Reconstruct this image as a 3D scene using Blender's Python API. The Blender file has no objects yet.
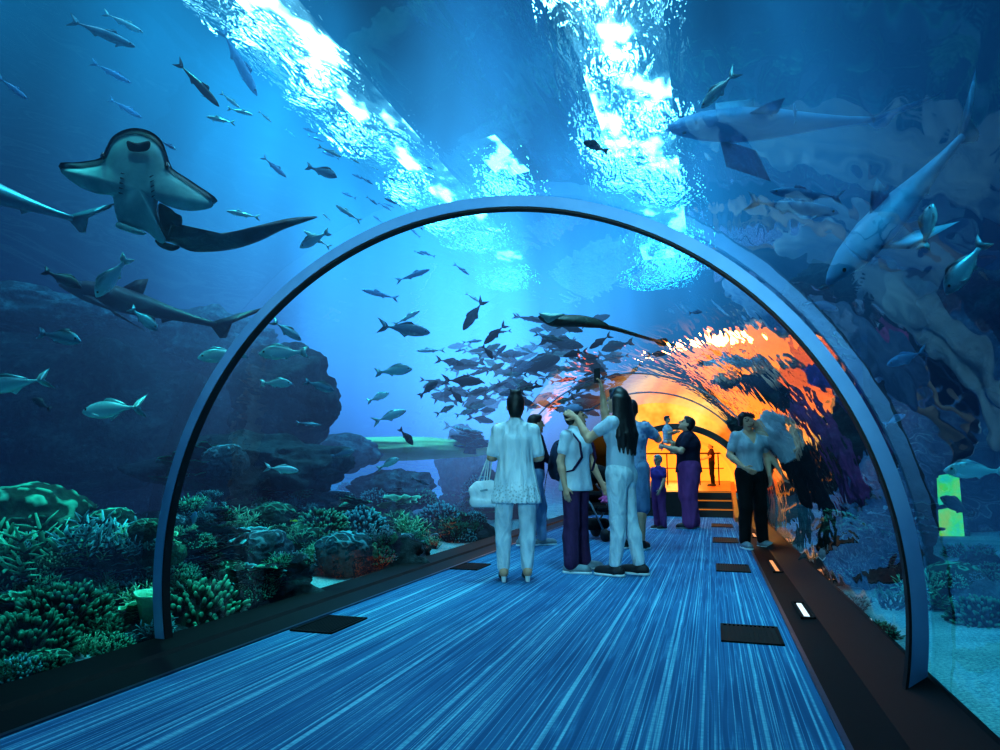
import bpy, bmesh, math, random
import numpy as np
from mathutils import Vector, Matrix, noise as mnoise
PI = math.pi
C = bpy.context.scene.collection
sc = bpy.context.scene
random.seed(7)

# ------------------------------------------------------------------ basics
def lin(h):
    h = h.lstrip('#')
    v = [int(h[i:i+2], 16)/255 for i in (0, 2, 4)]
    return tuple((c/12.92 if c <= .04045 else ((c+.055)/1.055)**2.4) for c in v) + (1,)

def tag(o, label=None, cat=None, group=None, kind=None):
    if label: o['label'] = label
    if cat: o['category'] = cat
    if group: o['group'] = group
    if kind: o['kind'] = kind
    return o

def link(name, me, mat=None, parent=None, smooth=True):
    o = bpy.data.objects.new(name, me)
    C.objects.link(o)
    if mat is not None:
        for m in (mat if isinstance(mat, (list, tuple)) else [mat]):
            me.materials.append(m)
    if smooth:
        me.polygons.foreach_set('use_smooth', [True]*len(me.polygons))
    if parent is not None: o.parent = parent
    return o

def pyobj(name, vs, fs, mat=None, parent=None, smooth=True):
    me = bpy.data.meshes.new(name)
    me.from_pydata([tuple(v) for v in vs], [], [tuple(f) for f in fs])
    me.update()
    return link(name, me, mat, parent, smooth)

def empty(name, loc=(0, 0, 0), rz=0):
    o = bpy.data.objects.new(name, None)
    C.objects.link(o); o.location = loc; o.rotation_euler = (0, 0, rz)
    o.empty_display_size = .1
    return o

def copy_tree(o, parent=None):
    c = o.copy(); C.objects.link(c); c.parent = parent
    for ch in list(o.children): copy_tree(ch, c)
    return c

class MB:
    """collects boxes, tubes and lofts, then links them as one mesh object"""
    def __init__(s): s.v = []; s.f = []
    def add(s, vs, fs):
        n = len(s.v); s.v += [tuple(v) for v in vs]; s.f += [tuple(i+n for i in f) for f in fs]; return s
    def box(s, lo, hi, M=None):
        x0, y0, z0 = lo; x1, y1, z1 = hi
        vs = [Vector(p) for p in ((x0,y0,z0),(x1,y0,z0),(x1,y1,z0),(x0,y1,z0),(x0,y0,z1),(x1,y0,z1),(x1,y1,z1),(x0,y1,z1))]
        if M: vs = [M @ v for v in vs]
        return s.add(vs, [(0,3,2,1),(4,5,6,7),(0,1,5,4),(1,2,6,5),(2,3,7,6),(3,0,4,7)])
    def tube(s, pts, rad, n=8, caps=True, flat=1.0):
        pts = [Vector(p) for p in pts]
        if not isinstance(rad, (list, tuple)): rad = [rad]*len(pts)
        vs = []; fs = []
        ref = None
        for i, p in enumerate(pts):
            d = (pts[min(i+1, len(pts)-1)] - pts[max(i-1, 0)]).normalized()
            if ref is None:
                ref = Vector((0, 0, 1)) if abs(d.z) < .9 else Vector((1, 0, 0))
            a = d.cross(ref).normalized(); b = a.cross(d).normalized(); ref = b
            for k in range(n):
                t = 2*PI*k/n
                vs.append(p + a*(math.cos(t)*rad[i]) + b*(math.sin(t)*rad[i]*flat))
        for i in range(len(pts)-1):
            for k in range(n):
                fs.append((i*n+k, (i+1)*n+k, (i+1)*n+(k+1) % n, i*n+(k+1) % n))
        if caps:
            fs.append(tuple(range(n))); fs.append(tuple(reversed(range((len(pts)-1)*n, len(pts)*n))))
        return s.add(vs, fs)
    def build(s, name, mat=None, parent=None, smooth=False):
        return pyobj(name, s.v, s.f, mat, parent, smooth)

# ------------------------------------------------------------------ camera
F_PX, YAW, PIT = 680.0, math.radians(17.16), math.radians(7.953)
CAM = Vector((0, 0, .95))
cd = bpy.data.cameras.new('camera'); cam = bpy.data.objects.new('camera', cd); C.objects.link(cam)
cd.sensor_width = 36; cd.lens = F_PX/1000*36; cd.clip_end = 300; cd.clip_start = .05
cam.location = CAM; cam.rotation_euler = (PI/2+PIT, 0, YAW)
sc.camera = cam
FW = Vector((-math.sin(YAW)*math.cos(PIT), math.cos(YAW)*math.cos(PIT), math.sin(PIT)))
RT = Vector((math.cos(YAW), math.sin(YAW), 0)); UP = RT.cross(FW)
def ray(px, py): return FW + RT*((px-500)/F_PX) + UP*((375-py)/F_PX)
def at(px, py, depth): return CAM + ray(px, py)*depth
def onz(px, py, z=0.0):
    d = ray(px, py); return CAM + d*((z-CAM.z)/d.z)
AX, AZ, RG = -1.11, .44, 1.93         # tunnel axis and glass radius
def exit_depth(px, py):
    d = ray(px, py); ox, oz = CAM.x-AX, CAM.z-AZ
    a = d.x*d.x+d.z*d.z; b = ox*d.x+oz*d.z; c = ox*ox+oz*oz-RG*RG
    return (-b+math.sqrt(b*b-a*c))/a

# ------------------------------------------------------------------ materials
def mat(name):
    m = bpy.data.materials.new(name); m.use_nodes = True
    nt = m.node_tree; nt.nodes.clear()
    out = nt.nodes.new('ShaderNodeOutputMaterial')
    return m, nt, out
def N(nt, t, **kw):
    n = nt.nodes.new('ShaderNode'+t)
    for k, v in kw.items():
        if k.startswith('i_'):
            key = k[2:]
            key = int(key) if key.isdigit() else key.replace('_', ' ')
            n.inputs[key].default_value = v
        else: setattr(n, k, v)
    return n
def L(nt, a, b): nt.links.new(a, b)
def ramp(nt, src, stops, interp='LINEAR'):
    r = nt.nodes.new('ShaderNodeValToRGB'); r.color_ramp.interpolation = interp
    e = r.color_ramp.elements
    while len(e) < len(stops): e.new(.5)
    for i, (p, c) in enumerate(stops):
        e[i].position = p; e[i].color = c if len(c) == 4 else tuple(c)+(1,)
    L(nt, src, r.inputs[0]); return r.outputs[0]
def g(v): return (v, v, v, 1)
def math_(nt, op, a, b=None, clamp=False):
    n = nt.nodes.new('ShaderNodeMath'); n.operation = op; n.use_clamp = clamp
    for i, x in enumerate((a, b)):
        if x is None: continue
        if isinstance(x, (int, float)): n.inputs[i].default_value = x
        else: L(nt, x, n.inputs[i])
    return n.outputs[0]
def pbsdf(nt, out, col, rough=.6, metal=0, spec=.5, emis=None, es=0):
    b = nt.nodes.new('ShaderNodeBsdfPrincipled')
    if isinstance(col, tuple): b.inputs['Base Color'].default_value = col
    else: L(nt, col, b.inputs['Base Color'])
    b.inputs['Roughness'].default_value = rough; b.inputs['Metallic'].default_value = metal
    b.inputs['Specular IOR Level'].default_value = spec
    if emis: b.inputs['Emission Color'].default_value = emis; b.inputs['Emission Strength'].default_value = es
    L(nt, b.outputs[0], out.inputs[0]); return b
def noise(nt, scale, detail=4, rough=.55, vec=None, dist=0, dims='3D'):
    n = N(nt, 'TexNoise', noise_dimensions=dims)
    n.inputs['Scale'].default_value = scale; n.inputs['Detail'].default_value = detail
    n.inputs['Roughness'].default_value = rough; n.inputs['Distortion'].default_value = dist
    if vec is not None: L(nt, vec, n.inputs['Vector'])
    return n.outputs[0]
def coord(nt, which='Object', scale=None):
    t = N(nt, 'TexCoord').outputs[which]
    if scale:
        mp = N(nt, 'Mapping'); mp.inputs['Scale'].default_value = scale; L(nt, t, mp.inputs[0]); t = mp.outputs[0]
    return t
def bump(nt, b, h, strength=.3, dist=.02):
    n = N(nt, 'Bump'); n.inputs['Strength'].default_value = strength; n.inputs['Distance'].default_value = dist
    L(nt, h, n.inputs['Height']); L(nt, n.outputs[0], b.inputs['Normal'])

def m_flat(name, c1, c2=None, rough=.6, metal=0, scale=8, bmp=.15, spec=.5, detail=4):
    """plain surface with a fine noise variation and bump"""
    m, nt, out = mat(name); v = coord(nt)
    nz = noise(nt, scale, detail, .6, v)
    c = ramp(nt, nz, [(.3, c1), (.7, c2 or c1)])
    b = pbsdf(nt, out, c, rough, metal, spec); 
    if bmp: bump(nt, b, nz, bmp)
    return m
def m_cloth(name, c1, c2=None, scale=9, wr=.35):
    m, nt, out = mat(name); v = coord(nt, 'Object', (1, 1, .45))
    nz = noise(nt, scale, 3, .5, v, .6)
    c = ramp(nt, nz, [(.25, c2 or c1), (.6, c1)])
    b = pbsdf(nt, out, c, .85, 0, .2); bump(nt, b, nz, wr, .06)
    return m
def m_emit(name, c, s):
    m, nt, out = mat(name); e = N(nt, 'Emission'); e.inputs[0].default_value = c; e.inputs[1].default_value = s
    L(nt, e.outputs[0], out.inputs[0]); return m

# ------------------------------------------------------------------ implicit surfaces (one continuous skin)
class SDF:
    def __init__(s): s.ops = []
    def cone(s, a, b, r1, r2=None, k=.02, flat=None, fdir=(0, 1, 0)):
        s.ops.append(('c', np.array(a, float), np.array(b, float), r1, r1 if r2 is None else r2, k, flat, np.array(fdir, float))); return s
    def chain(s, pts, rs, k=.02, **kw):
        for i in range(len(pts)-1): s.cone(pts[i], pts[i+1], rs[i], rs[i+1], k, **kw)
        return s
    def ell(s, c, r, k=.02, R=None):
        s.ops.append(('e', np.array(c, float), np.array(r, float), None if R is None else np.array(R, float), k)); return s
    def cut(s, fn): s.ops.append(('x', fn)); return s      # keep where fn(x,y,z) < 0
    def mesh(s, vox=.01):
        lo = np.full(3, 1e9); hi = -lo
        for o in s.ops:
            if o[0] == 'c':
                r = max(o[3], o[4])+o[5]
                lo = np.minimum(lo, np.minimum(o[1], o[2])-r); hi = np.maximum(hi, np.maximum(o[1], o[2])+r)
            elif o[0] == 'e':
                r = max(o[2])+o[4]; lo = np.minimum(lo, o[1]-r); hi = np.maximum(hi, o[1]+r)
        lo -= 3*vox; n = np.ceil((hi-lo)/vox).astype(int)+4
        f = np.full(n, 1.0, np.float32)
        ax = [lo[i]+vox*np.arange(n[i]) for i in range(3)]
        for o in s.ops:
            if o[0] == 'x':
                X, Y, Z = np.meshgrid(*ax, indexing='ij', sparse=True)
                f = np.maximum(f, o[1](X, Y, Z)); continue
            if o[0] == 'c':
                k = o[5]; r = max(o[3], o[4])+k+2.5*vox; a = np.minimum(o[1], o[2])-r; b = np.maximum(o[1], o[2])+r
            else:
                k = o[4]; r = max(o[2])+k+2.5*vox; a = o[1]-r; b = o[1]+r
            i0 = np.maximum(np.floor((a-lo)/vox).astype(int), 0); i1 = np.minimum(np.ceil((b-lo)/vox).astype(int)+1, n)
            sl = tuple(slice(i0[i], i1[i]) for i in range(3))
            P = np.stack(np.meshgrid(*[ax[i][sl[i]] for i in range(3)], indexing='ij'), -1)
            if o[0] == 'c':
                _, A, B, r1, r2, k, fl, fd = o
                pa = P-A; ba = B-A
                sc_ = 1.0
                if fl:
                    fd = fd/np.linalg.norm(fd)
                    pa = pa+np.einsum('...i,i', pa, fd)[..., None]*fd*(1/fl-1)
                    ba = ba+(ba@fd)*fd*(1/fl-1); sc_ = fl**.5
                t = np.clip(np.einsum('...i,i', pa, ba)/max(ba@ba, 1e-9), 0, 1)
                d = (np.linalg.norm(pa-t[..., None]*ba, axis=-1)-(r1+(r2-r1)*t))*sc_
            else:
                _, c, rr, R, k = o
                q = P-c
                if R is not None: q = q@R
                k0 = np.linalg.norm(q/rr, axis=-1); k1 = np.linalg.norm(q/(rr*rr), axis=-1)
                d = k0*(k0-1)/np.maximum(k1, 1e-6)
            h = np.clip(.5+.5*(f[sl]-d)/k, 0, 1)
            f[sl] = f[sl]*(1-h)+d*h-k*h*(1-h)
        ins = f < 0
        sm = ins[:-1, :-1, :-1].astype(np.int8)
        cnt = np.zeros_like(sm)
        offs = [(a, b, c) for a in (0, 1) for b in (0, 1) for c in (0, 1)]
        for a, b, c in offs: cnt = cnt+ins[a:n[0]-1+a, b:n[1]-1+b, c:n[2]-1+c]
        act = (cnt > 0) & (cnt < 8)
        ids = -np.ones(act.shape, np.int64); cells = np.argwhere(act); ids[act] = np.arange(len(cells))
        vals = np.stack([f[cells[:, 0]+a, cells[:, 1]+b, cells[:, 2]+c] for a, b, c in offs], 1)
        O = np.array(offs, float); acc = np.zeros((len(cells), 3)); num = np.zeros(len(cells))
        for i in range(8):
            for j in range(i+1, 8):
                if np.abs(O[i]-O[j]).sum() != 1: continue
                m = (vals[:, i] < 0) != (vals[:, j] < 0)
                t = vals[:, i]/np.where(m, vals[:, i]-vals[:, j], 1)
                acc += np.where(m[:, None], O[i]+(O[j]-O[i])*t[:, None], 0); num += m
        V = lo+vox*(cells+acc/np.maximum(num, 1)[:, None])
        faces = []
        for axn in range(3):
            u, w = [(1, 2), (2, 0), (0, 1)][axn]
            e1 = [slice(1, -1)]*3; e2 = [slice(1, -1)]*3
            e1[axn] = slice(0, -1); e2[axn] = slice(1, None)
            A_ = ins[tuple(e1)]; B_ = ins[tuple(e2)]
            idx = np.argwhere(A_ != B_); base = idx.copy(); base[:, u] += 1; base[:, w] += 1
            inside = A_[tuple(idx.T)]
            q = []
            for du, dw in ((-1, -1), (0, -1), (0, 0), (-1, 0)):
                c = base.copy(); c[:, u] += du; c[:, w] += dw; q.append(ids[tuple(c.T)])
            q = np.stack(q, 1); q[~inside] = q[~inside][:, ::-1]
            faces.append(q)
        return V, np.concatenate(faces)
    def build(s, name, mat, parent=None, vox=.01):
        V, Fc = s.mesh(vox)
        me = bpy.data.meshes.new(name); me.from_pydata(V.tolist(), [], Fc.tolist()); me.update()
        return link(name, me, mat, parent, True)
# ================================================================== SETTING: tunnel
try:
    sc.view_settings.view_transform = 'Standard'; sc.view_settings.look = 'None'; sc.view_settings.gamma = .87; sc.view_settings.exposure = .14
except Exception: pass
sc.cycles.max_bounces = 10; sc.cycles.transparent_max_bounces = 24; sc.cycles.volume_bounces = 0
sc.cycles.glossy_bounces = 4; sc.cycles.caustics_reflective = False
sc.cycles.sample_clamp_indirect = 4

Y0, YE, YB = -4.0, 15.0, 30.0          # behind the camera, end of the glass, back of the lit hall

# --- carpet
def m_carpet():
    m, nt, out = mat('striped carpet'); 
    v1 = coord(nt, 'Object', (1, .0012, 0)); v2 = coord(nt, 'Object', (1, .02, 0)); v3 = coord(nt, 'Object', (1, 1, 1)); v4 = coord(nt, 'Object', (.35, 1.1, 1))
    a = noise(nt, 27, 1, .5, v1); b = noise(nt, 38, 1, .6, v2); c = noise(nt, 60, 2, .7, v4); d = noise(nt, 1.3, 2, .5, v3)
    la = math_(nt, 'SUBTRACT', 1.0, math_(nt, 'MULTIPLY', math_(nt, 'ABSOLUTE', math_(nt, 'SUBTRACT', a, .5)), 34), True)   # thin crest lines
    lb = math_(nt, 'SUBTRACT', 1.0, math_(nt, 'MULTIPLY', math_(nt, 'ABSOLUTE', math_(nt, 'SUBTRACT', b, .5)), 20), True)
    s = math_(nt, 'ADD', math_(nt, 'MULTIPLY', la, .62), math_(nt, 'MULTIPLY', lb, .26))
    s = math_(nt, 'ADD', s, math_(nt, 'MULTIPLY', math_(nt, 'SUBTRACT', b, .5), .5))
    s = math_(nt, 'ADD', math_(nt, 'MULTIPLY', s, math_(nt, 'ADD', .30, math_(nt, 'MULTIPLY', c, 1.35))), .13)
    s = math_(nt, 'ADD', s, math_(nt, 'MULTIPLY', math_(nt, 'SUBTRACT', d, .5), .25))
    col = ramp(nt, s, [(0, lin('#22527a')), (.30, lin('#347099')), (1.0, lin('#82c6d8'))])
    bs = pbsdf(nt, out, col, .95, 0, .1); bump(nt, bs, c, .25, .01); return m
CX0, CX1 = -2.478, .410
mb = MB(); mb.add([(CX0, Y0, 0), (CX1, Y0, 0), (CX1, YE+.1, 0), (CX0, YE+.1, 0)], [(0, 1, 2, 3)])
tag(mb.build('floor', m_carpet()), kind='structure')
M_blk = m_flat('black plinth laminate', lin('#020303'), lin('#040506'), .5, 0, 3, .02, .06)
M_blk2 = m_flat('black floor strip', lin('#030405'), lin('#06070a'), .55, 0, 6, .02, .12)
def prism(name, prof, y0, y1, m, kind='structure'):
    n = len(prof); b = MB()
    b.add([(x, y0, z) for x, z in prof]+[(x, y1, z) for x, z in prof],
          [tuple((i, (i+1) % n, n+(i+1) % n, n+i)) for i in range(n)]+[tuple(reversed(range(n))), tuple(range(n, 2*n))])
    return tag(b.build(name, m), kind=kind)
prism('trim_1', [(CX1, -.05), (CX1, .006), (.60, .02), (.775, .145), (.80, .145), (.80, -.05)], Y0, YE, M_blk)
prism('trim_2', [(CX0, -.05), (-2.98, -.05), (-2.98, .03), (-2.72, .03), (-2.70, .012), (CX0, .006)], Y0, YE, M_blk2)
M_edge = m_flat('brushed edge strip', lin('#2a3f52'), lin('#36506a'), .35, .8, 20, .02)
prism('trim_3', [(CX1-.012, .0), (CX1-.012, .009), (CX1+.012, .009), (CX1+.012, .0)], Y0, YE, M_edge)
prism('trim_4', [(CX0-.012, .0), (CX0-.012, .009), (CX0+.012, .009), (CX0+.012, .0)], Y0, YE, M_edge)

# --- acrylic tube
def m_glass():
    m, nt, out = mat('acrylic'); 
    geo = N(nt, 'NewGeometry')
    dp = N(nt, 'VectorMath', operation='DOT_PRODUCT'); L(nt, geo.outputs['Normal'], dp.inputs[0]); L(nt, geo.outputs['Incoming'], dp.inputs[1])
    c = math_(nt, 'ABSOLUTE', dp.outputs['Value'])
    p = math_(nt, 'POWER', math_(nt, 'SUBTRACT', 1.0, c, True), 5.2)
    F = math_(nt, 'MINIMUM', math_(nt, 'ADD', .05, math_(nt, 'MULTIPLY', p, 1.22)), .93)
    tr = N(nt, 'BsdfTransparent'); tr.inputs[0].default_value = (.93, .97, .98, 1)
    gl = N(nt, 'BsdfGlossy'); gl.inputs['Roughness'].default_value = 0.02; gl.inputs[0].default_value = (.95, .97, 1, 1)
    v = coord(nt, 'Object', (1.6, .55, 1.6)); h = noise(nt, 1.5, 3, .6, v, .3)
    bn = N(nt, 'Bump'); bn.inputs['Strength'].default_value = .24; bn.inputs['Distance'].default_value = .05
    L(nt, h, bn.inputs['Height']); L(nt, bn.outputs[0], gl.inputs['Normal'])
    mx = N(nt, 'MixShader'); L(nt, F, mx.inputs[0]); L(nt, tr.outputs[0], mx.inputs[1]); L(nt, gl.outputs[0], mx.inputs[2])
    L(nt, mx.outputs[0], out.inputs[0]); return m
NS = 128
a0 = math.asin((.0-AZ)/RG)
def arc(r, y, n=NS, a_s=-.26, a_e=PI+.26):
    return [(AX+r*math.cos(a_s+(a_e-a_s)*i/n), y, AZ+r*math.sin(a_s+(a_e-a_s)*i/n)) for i in range(n+1)]
ys = [Y0, 3.18, 6.6, 10, 12.6, YE]
vs = []; fs = []
for y in ys: vs += arc(RG-.012, y)
for j in range(len(ys)-1):
    for i in range(NS):
        a, b = j*(NS+1)+i, (j+1)*(NS+1)+i
        fs.append((a, a+1, b+1, b))
tag(pyobj('window_1', vs, fs, m_glass()), 'clear curved acrylic tunnel shell around the walkway', None, kind='structure')

# --- metal ring at the first joint and thin seams
def hoop(name, r0, r1, y0, y1, m, parent=None, a_s=-.26, a_e=PI+.26, n=NS):
    vs = arc(r0, y0, n, a_s, a_e)+arc(r1, y0, n, a_s, a_e)+arc(r1, y1, n, a_s, a_e)+arc(r0, y1, n, a_s, a_e)
    k = n+1; fs = []
    for i in range(n):
        for q in range(4):
            a, b = q*k+i, ((q+1) % 4)*k+i
            fs.append((a, a+1, b+1, b))
    fs += [(0, k, 2*k, 3*k), (n, 3*k+n, 2*k+n, k+n)]
    o = pyobj(name, vs, fs, m, parent, False); return o
M_ring = m_flat('satin blue grey metal', lin('#78a6d6'), lin('#8cb4de'), .45, .25, 5, .02, .4)
M_gask = m_flat('black gasket', lin('#05070a'), lin('#0a0d12'), .6, 0, 8, .02)
ring = empty('tunnel_ring', (AX, 3.18, AZ))
tag(ring, 'pale blue metal hoop arching over the walkway nearest the camera', 'hoop')
def adopt(o, p):
    o.parent = p; o.matrix_parent_inverse = p.matrix_world.inverted() if False else Matrix.Translation(-Vector(p.location)); return o
adopt(hoop('ring_face', 1.850, 1.908, 3.18, 3.215, M_ring), ring)
adopt(hoop('gasket', 1.840, 1.850, 3.185, 3.235, M_gask), ring)
M_seam = m_flat('clear joint seam', lin('#26344a'), lin('#2c3c54'), .3, 0, 8, .02)
for y, lb in ((10.0, 'thin dark seam hoop in the acrylic beyond the standing visitors'), (12.6, 'thin dark seam hoop in the acrylic closest to the orange hall')):
    tag(hoop('joint_seam', RG-.026, RG-.013, y, y+.012, M_seam), lb, 'seam')

# --- floor grilles
M_grl = m_flat('black grille', lin('#030405'), lin('#07090b'), .6, 0, 9, .02, .1)
M_pit = m_flat('grille pit', lin('#010203'), lin('#020304'), .9, 0, 9, .0)
def grille(px0, px1, pyn, pyf, label):
    a, b, c, d = onz(px0, pyn), onz(px1, pyn), onz(px0, pyf), onz(px1, pyf)
    y0, y1 = (a.y+b.y)/2, (c.y+d.y)/2
    return y0, y1
def make_grille(x0, x1, y0, y1, label):
    r = empty('floor_grille', ((x0+x1)/2, (y0+y1)/2, 0)); tag(r, label, 'grille', 'grilles let into the carpet')
    w, h = (x1-x0)/2, (y1-y0)/2
    b = MB(); t = .018
    b.box((-w, -h, .001), (w, -h+t, .010)); b.box((-w, h-t, .001), (w, h, .010)); b.box((-w, -h, .001), (-w+t, h, .010)); b.box((w-t, -h, .001), (w, h, .010))
    b.build('frame', M_grl, r)
    MB().box((-w+t, -h+t, .001), (w-t, h-t, .003)).build('pit', M_pit, r)
    b = MB(); n = 12
    for i in range(1, n):
        x = -w+t+(2*w-2*t)*i/n; b.box((x-.006, -h+t, .003), (x+.006, h-t, .009))
    b.build('slats', M_grl, r); return r
for (x0, x1, y0, y1, lb) in (
        (.01, .34, 4.15, 4.60, 'large black floor grille nearest the camera on the walkway right side'),
        (.0, .31, 6.93, 7.45, 'floor grille in the carpet in front of the woman in grey'),
        (-.03, .30, 9.62, 10.3, 'floor grille beside the feet of the woman in grey'),
        (-.05, .30, 12.2, 12.9, 'small distant floor grille nearest the hall steps'),
        (-2.44, -2.16, 3.66, 4.10, 'black floor grille by the reef side edge below the corals'),
        (-2.46, -2.18, 6.32, 6.75, 'black floor grille left of the white woman beside the kerb')):
    make_grille(x0, x1, y0, y1, lb)
# --- recessed lights in the black plinth
M_lamp = m_emit('lit slot', lin('#d6f3ff'), 1.3)
M_lampw = m_emit('warm lit slot', lin('#ffb27a'), 1.0)
def slot(y0, y1, label, m):
    r = empty('recessed_light', (.5, (y0+y1)/2, .0)); tag(r, label, 'light', 'slot lights along the plinth')
    h = (y1-y0)/2
    b = MB(); b.box((.0, -h, .008), (.09, -h+.02, .028)); b.box((.0, h-.02, .008), (.09, h, .028)); b.box((.0, -h, .008), (.012, h, .028)); b.box((.078, -h, .012), (.09, h, .030)); b.build('housing', M_grl, r)
    MB().box((.030, -h+.03, .008), (.062, h-.03, .021)).build('diffuser', m, r)
slot(4.85, 5.40, 'pale glowing slot light in the black plinth nearest the camera', M_lamp)
slot(6.9, 7.8, 'warm slot light in the plinth in front of the woman in grey', M_lampw)
slot(10.3, 11.0, 'warm slot light in the plinth just behind the woman in grey', M_lampw)

# --- slab below, far hall
prism('floor_slab', [(AX-1.9, -.1), (AX+1.9, -.1), (AX+1.9, -.04), (AX-1.9, -.04)], Y0, YB, M_blk2)   # walkway slab
M_org = None
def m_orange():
    m, nt, out = mat('glowing warm wall'); v = coord(nt)
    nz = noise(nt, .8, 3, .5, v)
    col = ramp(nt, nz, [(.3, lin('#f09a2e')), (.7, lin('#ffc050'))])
    b = pbsdf(nt, out, col, .6, 0, .3, (1.0, .45, .05, 1), .75); return m  # emission stands in for warm lamplight on the hall walls
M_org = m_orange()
hall_f = .50
RH = 1.80
def arc_h(y, n=48): return [(AX+RH*math.cos(-.02+(PI+.04)*i/n), y, hall_f+.02+RH*.80*math.sin(-.02+(PI+.04)*i/n)) for i in range(n+1)]
vs = arc_h(YE+.12)+arc_h(YB); fs = [(i, 49+i, 50+i, i+1) for i in range(48)]
tag(pyobj('wall_hall', vs, fs, M_org), kind='structure')
vs = arc_h(YB); tag(pyobj('wall_end', vs, [tuple(range(49))], M_org), kind='structure')
M_hf = m_flat('warm hall floor', lin('#8a4a18'), lin('#a85c20'), .35, 0, 4, .03)
prism('floor_hall', [(AX-RH, hall_f-.04), (AX+RH, hall_f-.04), (AX+RH, hall_f), (AX-RH, hall_f)], YE+.75, YB, M_hf)
m_org_rim = m_flat('portal lining', lin('#c8601c'), lin('#e07a26'), .4, 0, 3, .02)
def m_portal_glow():  # added portal glow for orange ceiling reflections, dimmed by hand low and left
    m, nt, out = mat('amber portal glow'); v = coord(nt); nz = noise(nt, 1.6, 3, .6, v)
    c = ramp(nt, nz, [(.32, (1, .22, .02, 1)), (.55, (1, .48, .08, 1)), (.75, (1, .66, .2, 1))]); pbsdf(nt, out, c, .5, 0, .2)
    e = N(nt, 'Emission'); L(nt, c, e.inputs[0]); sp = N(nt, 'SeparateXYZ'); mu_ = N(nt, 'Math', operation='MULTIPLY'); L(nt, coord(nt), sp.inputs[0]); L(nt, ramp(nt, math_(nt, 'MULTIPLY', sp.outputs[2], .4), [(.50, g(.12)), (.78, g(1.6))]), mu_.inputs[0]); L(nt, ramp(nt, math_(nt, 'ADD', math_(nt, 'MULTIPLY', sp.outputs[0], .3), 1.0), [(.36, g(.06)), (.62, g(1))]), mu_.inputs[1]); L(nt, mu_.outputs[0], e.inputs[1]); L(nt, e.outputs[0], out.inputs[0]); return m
M_portal_glow = m_portal_glow()
# portal wall with an arched opening, its amber glow added
def portal():
    n = 48; ro = RG+.02; vs = []; fs = []
    cx, cz, ri = -.72, .33, 1.47
    for y in (YE, YE+.14):
        for i in range(n+1):
            a = -.22+(PI+.44)*i/n; vs.append((cx+ri*math.cos(a), y, cz+ri*math.sin(a)))
        for i in range(n+1):
            a = -.24+(PI+.48)*i/n; vs.append((AX+ro*math.cos(a), y, AZ+ro*math.sin(a)))
    k = n+1
    for i in range(n):
        fs += [(i, i+1, k+i+1, k+i), (2*k+i, 3*k+i, 3*k+i+1, 2*k+i+1), (i, 2*k+i, 2*k+i+1, i+1)]
    return pyobj('trim_5', vs, fs, M_portal_glow, None, False)
tag(portal(), kind='structure')
M_dark = m_flat('dark arch metal', lin('#0a0a0d'), lin('#121318'), .45, .2, 6, .02)
def arch_ring():
    n = 48; cx, cz = -.72, .33; vs = []; fs = []
    for r, y in ((1.47, YE-.06), (1.60, YE-.06), (1.60, YE-.005), (1.47, YE-.005)):
        for i in range(n+1):
            a = -.2+(PI+.4)*i/n; vs.append((cx+r*math.cos(a), y, cz+r*math.sin(a)))
    k = n+1
    for i in range(n):
        for q in range(4): fs.append((q*k+i, q*k+i+1, ((q+1) % 4)*k+i+1, ((q+1) % 4)*k+i))
    return pyobj('end_arch', vs, fs, M_dark, None, False)
tag(arch_ring(), 'thick dark arch framing the mouth of the orange lit hall', 'arch')
# steps up into the hall
M_step = m_flat('dark step', lin('#120d0a'), lin('#1c130c'), .5, 0, 6, .03)
M_nose = m_emit('lit nosing', lin('#ff9a3c'), .55)
st = empty('steps', (-.05, YE-.30, 0)); tag(st, 'short flight of dark steps with glowing orange nosings below the hall', 'stairs')
for k in range(3):
    z1 = hall_f*(k+1)/3
    s_ = MB().box((-.42, .33*k, 0), (.42, 1.09, z1)).build('step', M_step, st)
    MB().box((-.42, .33*k-.012, z1-.026), (.42, .33*k, z1-.004)).build('nosing', M_nose, s_)
sb = MB(); sb.box((.42, -.6, 0), (.50, .35, .10)); sb.box((.42, .35, 0), (.50, 1.09, .62)); 
sb = MB(); sb.add([(.42, -1.2, 0), (.50, -1.2, 0), (.50, 1.09, 0), (.42, 1.09, 0), (.42, -1.2, .08), (.50, -1.2, .08), (.50, 1.09, .70), (.42, 1.09, .70)], [(0,3,2,1),(4,5,6,7),(0,1,5,4),(1,2,6,5),(2,3,7,6),(3,0,4,7)])
sb.build('side_kerb', m_org_rim, st)
tag(MB().box((-2.7, YE-.25, 0), (-.5, YE+.8, hall_f)).build('platform', M_step), 'dark raised platform beside the steps at the hall mouth', 'platform')
rl = empty('railing', (AX, 21.6, hall_f)); tag(rl, 'dark horizontal handrail crossing the orange hall behind the small figure', 'railing')
M_rail = m_flat('dark rail', lin('#2a1508'), lin('#3a1d0b'), .4, .4, 8, .02)
MB().tube([(-1.5, 0, .95), (1.45, 0, .95)], .022, 8).build('rail', M_rail, rl, True)
for x in (-1.2, -.2, .75, 1.3): MB().tube([(x, 0, 0), (x, 0, .95)], .018, 8).build('post', M_rail, rl, True)
MB().tube([(-1.5, 0, .5), (1.45, 0, .5)], .012, 8).build('lower_rail', M_rail, rl, True)
rp = tag(MB().box((-2.2, 29.7, .95), (-1.1, 29.85, 1.75)).build('wall_panel', m_flat('red panel', lin('#d02818'), lin('#e23a22'), .5, 0, 3, .0)), 'red panel on the end wall of the orange hall', 'panel')
bpy.data.objects.remove(rp)

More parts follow.
